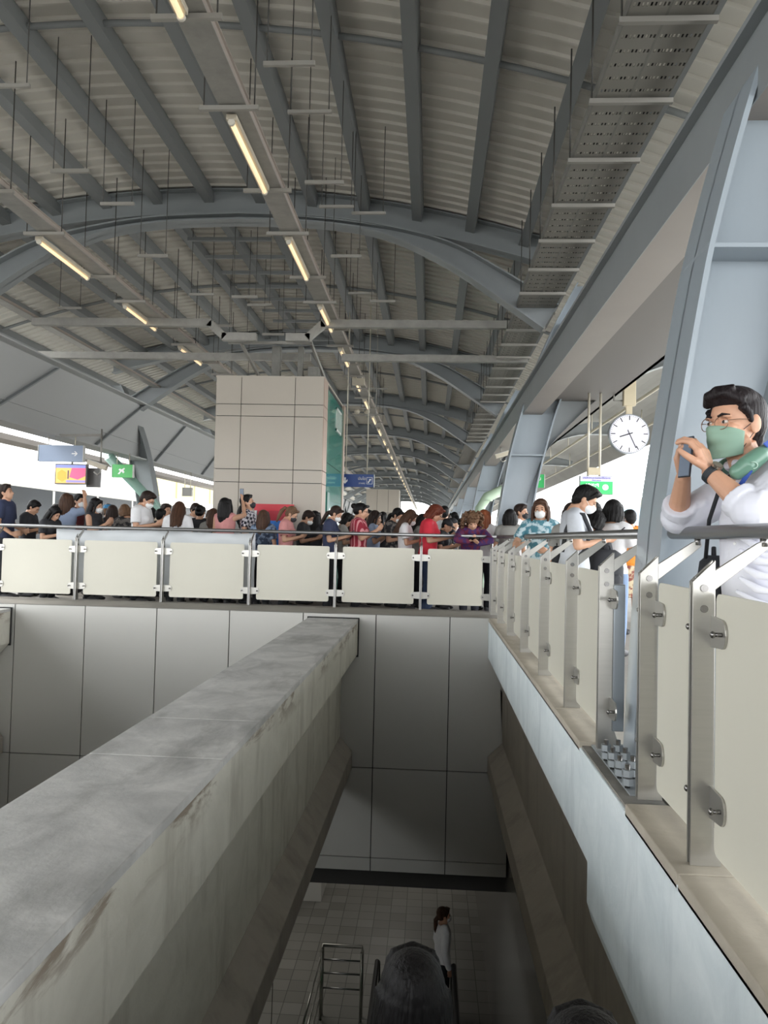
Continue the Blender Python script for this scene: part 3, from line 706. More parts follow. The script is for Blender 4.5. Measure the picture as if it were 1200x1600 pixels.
MB().box(-.045,.045,-.02,.02,.29,.44).build('clock_stem', MC['beige_box'], r)
MB().prism([(-.09,.42),(.09,.42),(.09,.82),(.03,.82),(-.09,.72)], lambda a_, c: (a_,-.05,c), lambda a_, c: (a_,.05,c)).build('mounting_box', MC['beige_box'], r, bevel=.008)
b = MB(); b.tube([(-.1,0,.5),(-.22,0,.5),(-.24,0,.8),(-.45,0,1.15),(-.6,0,1.3)], .014, 8); b.tube([(0,0,.8),(.0,0,1.35)], .025, 8); b.build('cable', M_GALVD, r)
MB().box(-.62,-.5,-.04,.04,1.0,1.15).build('junction_box', MC['sign_frame'], r)
# down pipes
def pipe(pts, r_, label, m):
    b = MB(); b.tube(pts, r_, 14); rr = empty('drain_pipe', (0,0,0)); tag(rr, label, 'pipe'); b.build('pipe', m, rr)
    for p in pts[1:-1]:
        p = V(p); MB().tube([p+V((-.0,0,-.09)), p+V((0,0,-.06))], r_*1.12, 14).build('pipe_joint', m, rr)
M_GREENP = mat('pale_green_pipe', h('b9cfb6'), .35)
pipe([(1.15,18.0,-.1),(1.15,18.0,1.75),(1.3,18.0,2.0),(2.0,18.1,2.35)], .12, 'pale green drain pipe with elbow between the second and third column', M_GREENP)
pipe([(-7.15,20.2,-.1),(-7.15,20.2,1.2),(-7.3,20.0,1.7),(-8.2,19,2.9)], .13, 'pale green drain pipe sloping beside the left column', mat('mint_pipe', h('8fb0a4'), .35))

# ------------------------------------------------------------------ escalator and lower level
r = empty('escalator', (-.08, 0, -6.2)); tag(r, 'dark escalator going down below the camera to the lower floor', 'escalator')
b = MB(); t30 = math.tan(math.radians(30))
b_steps = MB(); yy = -2.0; z = -.55 + 6.2 + 2*t30
k = 0
while z > .1:
    b_steps.box(-.5, .5, yy, yy+.41, z-.5, z); yy += .4; z -= .4*t30; k += 1
ye = yy; b_steps.box(-.5, .5, -6, -2.0, 3.6+2.6, -.55+6.2+2*t30+.01); b_steps.box(-.5,.5,ye,ye+1.6,-.0,.02)
b_steps.build('step_band', mat('escalator_step', h('3a3b3d'), .5, .4), r)
for sx in (-1, 1):
    x = sx*.56
    A = [(-6,5.62+2*t30+.95),(-2.0,5.62+2*t30+.95),(ye,.95),(ye+1.5,.95),(ye+1.75,.8),(ye+1.8,.55)]
    Bq = [(-6,5.62+2*t30-.5),(-2.0,5.62+2*t30-.5),(ye,.0),(ye+1.5,.0),(ye+1.7,.0),(ye+1.72,.0)]
    bb_ = MB(); bb_.strip(A, Bq, lambda a_, c: (x-.02, a_, c), lambda a_, c: (x+.02, a_, c)); bb_.build('balustrade', mat('balustrade_dark', h('2c3532'), .15, 0), r)
    MB().tube([(x, a_, c+.02) for a_, c in A] + [(x, ye+1.6, .35)], .035, 10).build('moving_handrail', mat('rubber_black', h('141416'), .4), r)
MB().box(-.59,-.585,ye+.5,ye+.9,.3,.5).build('green_indicator', mat('green_light', h('1f9a55'), .4, emit=.6), r)
# queue barrier
r = empty('queue_barrier', (-1.2, 11.75, -6.2)); tag(r, 'stainless tube barrier gate standing on the lower floor', 'barrier')
for x in (-.28, .32):
    for yo in (0, -.12): MB().tube([(x,yo,0),(x,yo,1.0)], .022, 10).build('upright', M_SS, r)
MB().tube([(-.28,-.12,1.0),(-.28,0,1.03),(.32,0,1.03),(.32,-.12,1.0)], .025, 10).build('top_rail', M_SS, r)
for z in (.4,.62,.82): MB().tube([(-.28,0,z),(.32,0,z)], .014, 8).build('cross_rail', M_SSD, r)
for q, z in enumerate((.9,.6,.3)): MB().tube([(-.30,-.1,z),(-.36,-1.9,z-.25)], .016, 8).build('side_rail', M_SS, r)
# hanging wires on the left of the lower level
for k, (x, y) in enumerate(((-2.02, 10.6), (-2.2, 10.3))):
    b = MB(); b.tube([(x,y,-6.1),(x+.02,y,-3.8)], .006, 6); b.tube([(x+.01,y,-5.0),(x+.01,y,-4.8)], .014, 6)
    tag(b.build('hanging_wire', M_ROD), 'thin dark wire with small weight hanging beside the girder, %s one' % ('right' if k == 0 else 'left'), 'wire')
# concourse lights
al = bpy.data.lights.new('concourse_lamp_light', 'AREA'); al.energy = 6; al.size = 1.2; al.color = (1, .96, .88)
for k, (x, y) in enumerate(((-2.6, 13.0), (-.6, 17.0))):
    lo = bpy.data.objects.new('concourse_lamp_light', al); COL.objects.link(lo); lo.location = (x, y, -3.68)
    r = empty('ceiling_panel_lamp', (x, y, -3.62)); tag(r, 'flat lamp on the lower floor ceiling, hidden behind the wall, %s one' % ORD[k], 'lamp')
    MB().box(-.6,.6,-.6,.6,-.03,.01).build('lamp_body', mat('panel_lamp_face', (1,.97,.9), .4, emit=.6), r)

# ------------------------------------------------------------------ background left and right
r = empty('train', (-14.5, 4, -.72)); tag(r, 'long train with cream roof edge standing at the far left track', 'train')
b = MB(); b.prism([(0,.2),(0,3.3),(-.25,3.65),(-1.4,3.85),(-2.6,3.65),(-2.8,3.3),(-2.8,.2)], lambda x, z: (x, 0, z), lambda x, z: (x, 55, z)); b.build('train_body', mat('train_cream', h('d8d2c4'), .4), r)
b = MB(); b.box(.0,.02,0,55,1.2,3.22); b.build('window_band', mat('train_dark', h('25282a'), .25), r)
for k in range(14): MB().box(.02,.04,1.2+k*3.9,1.35+k*3.9,.3,3.2).build('door_post', mat('train_white', h('d9d7cf'), .4), r)
b = MB(); b.box(-50, -48, 128, 190, -12, 11.5)
for k in range(5): b.box(-48, -47.8, 131+11*k, 131.6+11*k, -12, 11.5)
b.box(-48, -47.7, 128, 190, 6.4, 6.9)
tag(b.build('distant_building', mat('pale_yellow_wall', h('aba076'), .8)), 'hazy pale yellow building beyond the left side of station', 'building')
r = empty('distant_building', (-70, 85, -12)); tag(r, 'hazy white block with rows of small windows at far left', 'building')
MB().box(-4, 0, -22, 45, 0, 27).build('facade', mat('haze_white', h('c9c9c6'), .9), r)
for i in range(7):
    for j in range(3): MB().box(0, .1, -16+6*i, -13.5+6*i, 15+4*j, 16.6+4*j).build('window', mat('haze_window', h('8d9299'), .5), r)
r = empty('distant_building', (23.4, 95, -12)); tag(r, 'pale blue glass tower in the haze beyond right platform', 'building')
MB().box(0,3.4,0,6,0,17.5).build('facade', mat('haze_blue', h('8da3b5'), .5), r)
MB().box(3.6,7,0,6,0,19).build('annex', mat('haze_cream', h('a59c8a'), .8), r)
# red information board on tower front
r = empty('signboard', (-2.83, 13.75, PF)); tag(r, 'standing board with red header and blue picture in front of tower', 'signboard')
MB().box(-.36,.36,-.03,.03,1.54,1.66).build('red_header', mat('board_red', h('d2303f'), .4), r)
MB().box(-.30,.30,-.03,.03,1.36,1.54).build('header_shade', mat('board_red_dark', h('b32438'), .4), r)
MB().box(-.30,.30,-.03,.03,.2,1.36).build('blue_poster', mat('board_blue', h('2f79cf'), .4, 0, 3, .5), r)
MB().box(-.2,.0,-.034,-.03,1.22,1.30).build('white_strip', M_WHITE, r)
for x in (-.33,.33): MB().box(x-.02,x+.02,-.02,.02,0,1.54).build('stand_leg', M_SSD, r)
#PEOPLE#
# ------------------------------------------------------------------ people
def remesh(mb, name, vox, matl, smooth=2):
    me0 = mb.mesh(name + '_src', [matl])
    o = bpy.data.objects.new(name, me0); COL.objects.link(o)
    m = o.modifiers.new('r', 'REMESH'); m.mode = 'VOXEL'; m.voxel_size = vox; m.use_smooth_shade = True
    if smooth:
        sm = o.modifiers.new('s', 'SMOOTH'); sm.iterations = smooth; sm.factor = .5
    dg = bpy.context.evaluated_depsgraph_get(); me = bpy.data.meshes.new_from_object(o.evaluated_get(dg)); me.name = name
    bpy.data.objects.remove(o); bpy.data.meshes.remove(me0)
    me.materials.clear(); me.materials.append(matl)
    return me
SK = mat('skin_tan', h('c79b80'), .5, 0, 3, .06); SKD = mat('skin_brown', h('a87b60'), .5, 0, 3, .06)
def rx(a): return Matrix.Rotation(a, 4, 'X')
def lim(mb, a, b_, c, r0, r1, r2, r3=None):
    """two-bone limb with a rounded joint"""
    a, b_, c = V(a), V(b_), V(c); m1 = a.lerp(b_, .5); m2 = b_.lerp(c, .35)
    mb.tube([a, m1, b_], [r0, (r0+r1)/2*1.03, r1], 12); mb.ell(b_, (r1,)*3, nu=12, nv=7); mb.ell(a, (r0,)*3, nu=12, nv=7)
    mb.tube([b_, m2, c], [r1, (r1*.62+r2*.45)*1.02, r2], 12); mb.ell(c, (r2,)*3, nu=10, nv=6)
def hand(mb, w, d, n, side, curl=.35, sc=1., spread=.09):
    """palm, four fingers, thumb. d direction of fingers, n the palm's facing, side +1 thumb towards d x n"""
    w, d, n = V(w), V(d).normalized(), V(n); n = (n - d*n.dot(d)).normalized(); t = d.cross(n) * side
    K = sc
    for i, (o, L) in enumerate(((.031,.072),(.0105,.08),(-.0105,.075),(-.031,.06))):
        b0 = w + t*o*.55*K + d*.008*K; b1 = w + t*o*K + d*(.078 - abs(o)*.25)*K
        mb.tube([b0, b1], [.0135*K, .0125*K], 8); mb.ell(b1, (.0115*K,)*3, nu=8, nv=6)
        dd = (d + t*o/.031*spread).normalized(); p = b1; a = curl*.6
        for seg, rr in zip((.45,.32,.25), (.0098,.009,.0078)):
            q = p + (dd*math.cos(a) + n*math.sin(a)) * L*seg*K
            mb.tube([p, q], [rr*K, rr*.93*K], 8); mb.ell(q, (rr*.95*K,)*3, nu=8, nv=6); p = q; a += curl
    mb.ell(w + d*.04*K, (.03*K,.03*K,.014*K), rot=Matrix((t, d, n)).transposed().to_3x3(), nu=12, nv=8)
    b0 = w + t*.022*K + d*.02*K; b1 = b0 + (t*.75 + d*.55 + n*.35).normalized()*.035*K; b2 = b1 + (t*.35 + d*.8 + n*.5).normalized()*.03*K; b3 = b2 + (d*.85 + n*.5 + t*.05).normalized()*.024*K
    mb.tube([b0, b1, b2, b3], [.015*K, .0125*K, .0105*K, .0085*K], 8); mb.ell(b3, (.0085*K,)*3, nu=8, nv=6)
def head_prims(mb):
    # head frame: origin mid head, +Y face, +Z up; chin -.115, crown +.115
    mb.ell((0,-.015,.025), (.074,.093,.09), nu=24, nv=16)
    mb.ell((0,.018,-.03), (.062,.068,.075), nu=20, nv=14)
    mb.tube([(0,.035,-.075),(0,.052,-.088)], [.036,.026], 14); mb.ell((0,.056,-.088), (.026,.02,.02))
    for s in (-1, 1):
        mb.tube([(s*.055,.0,-.05),(s*.02,.05,-.085)], [.022,.02], 10)
        mb.ell((s*.035,.058,-.018), (.022,.02,.018))
        mb.ell((s*.03,.072,.022), (.024,.012,.008))
        mb.ell((s*.075,-.012,-.002), (.009,.02,.031), rot=Matrix.Rotation(s*.25, 3, 'Z')); mb.ell((s*.073,-.008,-.022), (.008,.012,.014))
    mb.tube([(0,.078,.012),(0,.092,-.012),(0,.098,-.024)], [.009,.0125,.014], 10); mb.ell((0,.1,-.026), (.0135,.012,.011))
    for s in (-1,1): mb.ell((s*.012,.092,-.029), (.009,.01,.008))
    mb.ell((0,.083,-.053), (.024,.009,.006)); mb.ell((0,.081,-.062), (.021,.009,.0065))
HC = .105   # neck pivot below head origin
def head_matrix(P): return Matrix.Translation(P['neck']) @ Matrix.Rotation(P.get('yaw', 0), 4, 'Z') @ rx(-math.radians(P.get('pitch', 0))) @ Matrix.Rotation(P.get('roll', 0), 4, 'Y') @ Matrix.Translation((0, .02, HC))
TORSO = [(0,0,.82,.15,.10),(0,-.005,.90,.165,.118),(0,0,1.0,.138,.1),(0,.0,1.12,.142,.105),(0,.005,1.24,.16,.115),(0,0,1.33,.165,.1),(0,-.005,1.385,.12,.08),(0,-.005,1.42,.062,.06),(0,.0,1.45,.05,.05)]
def bend(P):
    """spine lean: shear of everything above the hip"""
    lean = P.get('lean', 0)
    def f(p):
        z = p[2]; 
        if z <= .95: return V(p)
        a = lean * min(1, (z-.95)/.2); k = z-.95
        return V((p[0], p[1] + math.sin(a)*k, .95 + k*math.cos(a)))
    return f
def body_mb(P, infl=0, what='body', slv=None):
    mb = MB(); f = bend(P)
    S_ = {-1: f((-.165,0,1.345)), 1: f((.165,0,1.345))}
    if what in ('body', 'top'):
        o = len(mb.v); tr = TORSO if what == 'body' else [(a,b_,c,d+infl,e_+infl) for a,b_,c,d,e_ in TORSO[:7]] + [(0,-.005,1.41,.075+infl*.3,.07+infl*.3)]
        if what == 'top' and P.get('hem'): tr[0] = (0,0,P['hem'],.16+infl,.115+infl)
        mb.rings(tr, 24); 
        for i in range(o, len(mb.v)): mb.v[i] = tuple(f(mb.v[i]))
        for s in (-1, 1): mb.tube([f((s*.06,0,1.375)), f((s*.12,0,1.365)), S_[s]], [.052+infl, .056+infl, .052+infl], 12)
        if P.get('bust') :
            for s in (-1, 1): mb.ell(f((s*.065,.085,1.22)), (.06+infl,.05+infl,.06+infl))
    for s in (-1, 1):
        el, wr = V(P['el'][s]), V(P['wr'][s])
        if what == 'body':
            lim(mb, S_[s], el, wr, .05, .037, .025)
            d, n = P['hd'][s]; hand(mb, wr, d, n, P.get('ts', {-1: 1, 1: -1})[s], P.get('curl', .45))
        elif what == 'top':
            if slv == 'short':
                m = S_[s].lerp(el, .72); mb.tube([S_[s], m], [.053+infl, .056+infl], 14); mb.ell(S_[s], (.054+infl,)*3, nu=12, nv=8)
            elif slv == 'long': lim(mb, S_[s], el, el.lerp(wr, .9), .053+infl, .042+infl, .034+infl)
    if what == 'body':
        mb.tube([f((0,-.01,1.38)), V(P['neck']) + V((0,-.008,0)), V(P['neck']) + V((0,.0,.04))], [.056,.05,.048], 14)
        h_ = MB(); head_prims(h_); M = head_matrix(P); h_.xf(M); mb.add(h_.v, h_.f, True)
        for s in (-1, 1):
            lim(mb, (s*.085,0,.86), (s*.095,.02,.47), (s*.09,-.01,.09), .082, .05, .036)
            mb.tube([(s*.09,-.03,.04),(s*.095,.06,.035),(s*.1,.14,.025)], [.035,.034,.024], 10); mb.ell((s*.1,.15,.025), (.03,.03,.02))
    if what == 'pants':
        mb.rings([(0,0,.80,.165,.118),(0,-.005,.9,.177,.128),(0,0,.98,.15,.112)], 20)
        for s in (-1, 1): lim(mb, (s*.088,0,.84), (s*.095,.02,.47), (s*.09,-.01,.08), .097, .072, .066)
    if what == 'skirt':
        mb.rings([(0,.0,.42,.22,.18),(0,0,.6,.21,.165),(0,0,.85,.18,.13),(0,0,.98,.15,.11)], 20)
    if what == 'shoes':
        for s in (-1, 1): mb.tube([(s*.09,-.05,.045),(s*.095,.06,.04),(s*.1,.14,.03)], [.045,.045,.036], 12); mb.ell((s*.1,.155,.03), (.04,.04,.028)); mb.ell((s*.09,-.055,.04), (.04,.035,.04)); 
    return mb
def hair_mb(kind):
    mb = MB()
    cap = lambda g=0: (mb.ell((0,-.03,.042), (.083+g,.094+g,.09+g), nu=20, nv=14), mb.ell((0,-.055,-.0), (.076+g,.062+g,.07+g), nu=16, nv=10))
    def fringe():
        mb.tube([(-.06,.04,.09),(0,.068,.098),(.06,.04,.09)], [.02,.022,.02], 10)
        for s in (-1, 1): mb.tube([(s*.06,.045,.085),(s*.078,.02,.03)], [.018,.012], 8)
    if kind == 'short':
        cap(.004); fringe(); mb.ell((0,.0,.085), (.075,.08,.052)); mb.ell((0,-.07,-.04), (.055,.036,.045))
        for s in (-1, 1): mb.tube([(s*.074,.012,.04),(s*.074,.012,.0)], [.012,.008], 8)
    if kind in ('long', 'wavy'):
        cap(.008); fringe(); w = .012 if kind == 'wavy' else .0
        for k in range(9):
            a = PI*(k/8); x = math.cos(a)*.085; y = -.03 - math.sin(a)*.075
            L = -.30 - .05*math.sin(a) - .02*((k*7) % 3)
            pts = [(x*.9, y, .04), (x+w*math.sin(k), y-.01, -.06), (x*1.02+w*math.sin(k+1.5), y-.012-w, -.16), (x*.9+w*math.sin(k+3), y-.0, L)]
            mb.tube(pts, [.03,.034,.034,.02], 10)
        for s in (-1, 1): mb.tube([(s*.06,.05,.08),(s*.088,.03,-.01),(s*.092,.03,-.12),(s*.08,.05,-.25)], [.014,.018,.02,.012], 8)
    if kind == 'bob':
        cap(.012); fringe()
        for k in range(9):
            a = PI*(k/8); x = math.cos(a)*.09; y = -.02 - math.sin(a)*.08
            mb.tube([(x*.9, y, .05), (x*1.05, y, -.04), (x*1.0, y, -.12)], [.03,.036,.022], 10)
    if kind in ('ponytail', 'bun', 'tied'):
        cap(.003); fringe(); 
        if kind == 'ponytail': mb.tube([(0,-.11,.04),(0,-.155,.035),(0,-.175,-.04),(0,-.165,-.14),(0,-.15,-.24)], [.02,.03,.036,.03,.012], 12)
        if kind == 'tied': mb.tube([(0,-.10,-.02),(0,-.13,-.06),(0,-.125,-.2),(0,-.11,-.28)], [.03,.036,.03,.012], 12)
        if kind == 'bun': mb.ell((0,-.12,.06), (.05,.045,.045)); mb.tube([(0,-.09,.05),(0,-.12,.06)], [.03,.03], 10)
        for s in (-1, 1): mb.tube([(s*.072,.02,.04),(s*.076,.02,-.03)], [.01,.006], 8)
    if kind == 'cap':
        cap(.0); mb.ell((0,-.06,-.05), (.055,.035,.04))
    if kind == 'curly':
        rnd = random.Random(3); cap(.015)
        for k in range(330):
            a = rnd.uniform(-.12, 1.12)*PI; z = rnd.uniform(-.20, .13); rr = (.125 if z < .05 else .125 - (z-.05)*.55) + rnd.uniform(-.02, .035)
            x = math.cos(a)*rr*1.12; y = -.03 - math.sin(a)*rr
            if z < .06 and abs(x) < .085 and y > -.02: continue
            q = V((rnd.uniform(-1,1), rnd.uniform(-1,1), -1)).normalized()*.02; mb.tube([V((x,y,z))-q, V((x,y,z))+q], [.013,.009], 7)
        for k in range(60):
            c = V((rnd.uniform(-.085,.085), rnd.uniform(-.04,.075), .108+rnd.uniform(-.015,.028))); q = V((rnd.uniform(-1,1), rnd.uniform(-1,1), .2)).normalized()*.018; mb.tube([c-q, c+q], [.013,.009], 7)
    return mb
def hairmat(name, c):
    if name in MC: return MC[name]
    m = mat(name, tuple(q*.62 for q in h(c)), .5, 0, 60, .4, bump=.5, bscale=90, stretch=(1, 1, .08), spec=.22); return m
HB = hairmat('black_hair', '1a1819'); HDB = hairmat('dark_brown_hair', '3a2c27'); HBR = hairmat('brown_hair', '5d4233'); HRD = hairmat('auburn_hair', '7a3d2c'); HG = hairmat('ginger_hair', 'a05a38'); HL = hairmat('light_brown_hair', '8a6a52')
CACHE = {}
def cached(key, fn):
    if key not in CACHE: CACHE[key] = fn()
    return CACHE[key]
def pose(**k): return k
down = ((.0,.15,-1), (0,0,0))
N0 = (0,-.005,1.425)
POSES = {
 'phone': pose(el={-1:(-.215,.03,1.09),1:(.215,.03,1.09)}, wr={-1:(-.075,.255,1.15),1:(.075,.255,1.15)}, hd={-1:((.35,.75,.45),(.75,.1,.55)),1:((-.35,.75,.45),(-.75,.1,.55))}, neck=(0,.012,1.425), pitch=32, curl=.5, bust=1),
 'phoneup': pose(el={-1:(-.215,.06,1.10),1:(.215,.06,1.10)}, wr={-1:(-.07,.26,1.24),1:(.07,.26,1.24)}, hd={-1:((.3,.6,.7),(.75,-.2,.5)),1:((-.3,.6,.7),(-.75,-.2,.5))}, neck=N0, pitch=12, curl=.5, bust=1),
 'stand': pose(el={-1:(-.225,-.03,1.08),1:(.225,-.03,1.08)}, wr={-1:(-.22,.05,.84),1:(.22,.05,.84)}, hd={-1:((.05,.15,-1),(1,0,0)),1:((-.05,.15,-1),(-1,0,0))}, ts={-1:-1,1:1}, neck=N0, pitch=2, curl=.3),
 'lookup': pose(el={-1:(-.225,-.0,1.08),1:(.225,.0,1.08)}, wr={-1:(-.16,.2,.98),1:(.18,.18,.94)}, hd={-1:((.3,.8,.1),(1,0,0)),1:((-.3,.8,.1),(-1,0,0))}, neck=N0, pitch=-12, curl=.4),
 'raise': pose(el={-1:(-.215,.03,1.09),1:(.25,.16,1.40)}, wr={-1:(-.12,.22,1.12),1:(.13,.28,1.62)}, hd={-1:((.4,.8,.2),(.7,0,.6)),1:((-.15,.1,1),(-.9,.3,0))}, neck=N0, pitch=-4, curl=.5),
 'rail': pose(el={-1:(-.25,.60,1.15),1:(.25,.60,1.15)}, wr={-1:(-.07,.66,1.10),1:(.08,.65,1.13)}, hd={-1:((.75,.35,.5),(.4,.0,.8)),1:((-.75,.35,.5),(-.4,.0,.8))}, neck=(0,.285,1.345), pitch=34, lean=.6, curl=.5, bust=1),
 'grip': pose(el={-1:(-.225,.03,1.08),1:(.27,.12,1.12)}, wr={-1:(-.1,.22,1.05),1:(.21,.34,1.14)}, hd={-1:((.4,.8,.2),(.7,0,.6)),1:((-.1,.8,-.5),(0,-.5,-.8))}, neck=N0, pitch=3, curl=.6, bust=1),
}
PHONE_AT = {'phone': (0,.335,1.215), 'phoneup': (0,.33,1.33), 'raise': (.09,.30,1.75), 'rail': (.0,.71,1.17)}
VOX = .0105
M_PHONE = mat('phone_black', h('1c1d22'), .25); M_SCR = mat('phone_screen', h('5a6472'), .2, emit=.3)
def phone(P, loc, rot, label, sc=1, cover=None):
    r = bpy.data.objects.new('phone', None); COL.objects.link(r); r.matrix_world = Matrix.Translation(loc) @ rot @ Matrix.Scale(sc, 4); tag(r, label, 'phone')
    MB().box(-.037,.037,-.004,.004,-.078,.078).build('phone_case', cover or M_PHONE, r, bevel=.003)
    MB().box(-.033,.033,-.0052,-.004,-.073,.073).build('phone_screen', M_SCR, r)
    return r
M_MASK = mat('white_mask', h('e8eaea'), .7); M_MASKB = mat('black_mask', h('2b2c30'), .7)
def mask_mb():
    mb = MB(); mb.ell((0,.048,-.048), (.060,.064,.054), nu=20, nv=14); mb.ell((0,.085,-.035), (.022,.03,.026)); return mb
def top_material(name, kind, cols):
    if name in MC: return MC[name]
    if kind == 'plain': return mat(name, h(cols[0]), .75, 0, 8, .07, bump=.25, bscale=9)
    m = bpy.data.materials.new(name); m.use_nodes = True; n = m.node_tree; b_ = n.nodes['Principled BSDF']; b_.inputs['Roughness'].default_value = .8
    t = n.nodes.new('ShaderNodeTexCoord'); mp_ = n.nodes.new('ShaderNodeMapping'); n.links.new(t.outputs['Object'], mp_.inputs[0])
    if kind == 'vstripe':
        x = n.nodes.new('ShaderNodeTexWave'); x.wave_type = 'BANDS'; x.bands_direction = 'DIAGONAL'; x.inputs['Scale'].default_value = 9; mp_.inputs['Scale'].default_value = (1,1,.0)
        out = x.outputs['Fac']; p0, p1 = .72, .8
    elif kind == 'plaid':
        x = n.nodes.new('ShaderNodeTexChecker'); x.inputs['Scale'].default_value = 24; x.inputs['Color1'].default_value = (0,0,0,1); x.inputs['Color2'].default_value = (1,1,1,1); mp_.inputs['Rotation'].default_value = (.3,.4,.8); out = x.outputs['Fac']; p0, p1 = .3, .7
    else:
        x = n.nodes.new('ShaderNodeTexNoise'); x.inputs['Scale'].default_value = 16; x.inputs['Detail'].default_value = 3; out = x.outputs['Fac']; p0, p1 = .46, .56
    n.links.new(mp_.outputs[0], x.inputs[0]); r_ = n.nodes.new('ShaderNodeValToRGB'); n.links.new(out, r_.inputs[0])
    r_.color_ramp.elements[0].position = p0; r_.color_ramp.elements[1].position = p1
    r_.color_ramp.elements[0].color = (*h(cols[0]), 1); r_.color_ramp.elements[1].color = (*h(cols[1]), 1); n.links.new(r_.outputs[0], b_.inputs['Base Color']); MC[name] = m; return m
T = lambda n_, k, *c: top_material(n_, k, c)
M_EYE = mat('eye_dark', h('2a1f1b'), .2); M_SHOE = mat('shoe_grey', h('4a4a4c'), .6); M_SHOEW = mat('shoe_white', h('cfcdc8'), .6)
def slot(o, m):
    o.material_slots[0].link = 'OBJECT'; o.material_slots[0].material = m; return o
PEOPLE = []
def person(label, x, y, face, ht, ps='phone', hair='long', hm=None, top=None, slv='short', low='pants', lowm=None, mask=None, group=None, ph=None, z=None, skin=None, cap=None, glasses=False, girth=1.0, shoem=None):
    P = POSES[ps]; sc = ht/1.655
    r = empty('person', (x, y, PF if z is None else z), math.radians(face) - PI/2); r.scale = (sc*girth, sc*girth, sc)
    tag(r, label, 'person', group)
    Mh = head_matrix(P)
    slot(link('body', cached(('body', ps), lambda: remesh(body_mb(P), 'body', VOX, SK)), r), skin or SK)
    slot(link('hair', cached(('hair', hair), lambda: remesh(hair_mb(hair), 'hair', .008, HB, 1)), r, Mh), hm or HB)
    slot(link('shirt', cached(('top', ps, slv), lambda: remesh(body_mb(P, .014, 'top', slv), 'shirt', .011, SK, 3)), r), top)
    slot(link('trousers' if low == 'pants' else 'skirt', cached((low,), lambda: remesh(body_mb(P, 0, low), 'trousers' if low == 'pants' else 'skirt', .012, SK, 3)), r), lowm or T('black_trousers', 'plain', '24262b'))
    slot(link('shoes', cached(('shoes',), lambda: remesh(body_mb(P, 0, 'shoes'), 'shoes', .011, SK, 1)), r), shoem or M_SHOE)
    for s in (-1, 1):
        link('eye', cached(('eye', s), lambda: MB().ell((s*.030,.0775,.004), (.0125,.006,.0045)).mesh('eye', M_EYE)), r, Mh)
        link('eyebrow', cached(('brow', s), lambda: MB().tube([(s*.016,.0845,.022),(s*.03,.0835,.027),(s*.046,.073,.023)], [.003,.0035,.002], 6).mesh('eyebrow', HB)), r, Mh)
    if mask:
        slot(link('face_mask', cached(('mask',), lambda: mask_mb().mesh('face_mask', M_MASK)), r, Mh), mask)
        link('mask_strap', cached(('strap',), lambda: MB().tube([(-.057,.06,-.035),(-.078,-.015,.012)], .0016, 5).tube([(.057,.06,-.035),(.078,-.015,.012)], .0016, 5).mesh('mask_strap', M_MASK)), r, Mh)
    if cap:
        c = MB(); c.ell((0,-.025,.055), (.09,.104,.072), nu=20, nv=12); link('cap', cached(('cap', cap), lambda: c.mesh('cap', T(cap, 'plain', cap))), r, Mh)
        link('cap_brim', cached(('brim', cap), lambda: MB().prism([(-.06,.05),(.06,.05),(.055,.12),(.03,.145),(-.03,.145),(-.055,.12)], lambda a, c_: (a, c_, .048-c_*.05), lambda a, c_: (a, c_, .056-c_*.05)).mesh('cap_brim', T(cap, 'plain', cap))), r, Mh)
    if glasses:
        g = MB()
        for s in (-1, 1):
            g.tube([(s*.032+.021*math.cos(k*PI/8), .094, .002+.018*math.sin(k*PI/8)) for k in range(17)], .0015, 5, caps=False); g.tube([(s*.053,.093,.006),(s*.078,-.01,.012)], .0014, 5)
        g.tube([(-.011,.095,.006),(.011,.095,.006)], .0014, 5); g.build('glasses', M_PHONE, r).matrix_local = Mh
    if ph:
        bpy.context.view_layer.update()
        rot = Matrix.Rotation(math.radians(face) - PI/2, 4, 'Z')
        p = V(PHONE_AT[ps]); p = V((p.x*sc*girth, p.y*sc*girth, p.z*sc))
        tilt = {'phone': -50, 'phoneup': -25, 'raise': 5, 'rail': -60}[ps]
        ex = Matrix.Rotation(PI/2, 4, 'Y') if ps == 'rail' else Matrix.Identity(4)
        phone(P, r.location + rot.to_3x3() @ p, rot @ rx(math.radians(tilt)) @ ex, ph, 1.0)
    PEOPLE.append(r); return r
WH = T('white_cotton', 'plain', 'e6e6e8'); BK = T('black_cotton', 'plain', '2a2b30'); NV = T('navy_cotton', 'plain', '2e3652'); DG = T('dark_grey_cotton', 'plain', '45464b')
PK = T('dusty_pink_cotton', 'plain', 'c98a88'); RD = T('bright_red_cotton', 'plain', 'c8273a'); GY = T('grey_cotton', 'plain', '94938f'); LB = T('light_blue_cotton', 'plain', '98a8c4')
ST = T('striped_red_blouse', 'vstripe', '8f1f33', 'cf8f92'); PL = T('plaid_shirt', 'plaid', '2c2c3a', 'd5d0d6'); FL = T('floral_teal_blouse', 'floral', '4f8696', 'c8dbe2'); FD = T('dark_floral_blouse', 'floral', '26262a', '7a7470')
PU = T('purple_dark_shirt', 'floral', '40285f', '6b2440'); OR_ = T('orange_shirt', 'plain', 'e08a2c'); MR = T('maroon_shirt', 'plain', '6e2f33'); BG = T('beige_shirt', 'plain', 'b9a690'); DN = T('denim_print', 'floral', '39485f', '8294ad')
JE = T('blue_jeans', 'plain', '31415f'); LJ = T('light_jeans', 'plain', '7d93b3')
F_L = 'standing passengers behind the far railing'
def P_(*a, **k): person(*a, group=F_L, **k)
P_('man in navy T-shirt with short dark hair, leftmost in the crowd, face in profile', -6.70, 11.75, 5, 1.80, 'lookup', 'short', HDB, NV)
P_('short black-haired person with head bent over a phone beside the leftmost man', -6.62, 12.3, 0, 1.60, 'phone', 'short', HB, BK, ph='white phone held low beside the leftmost man')
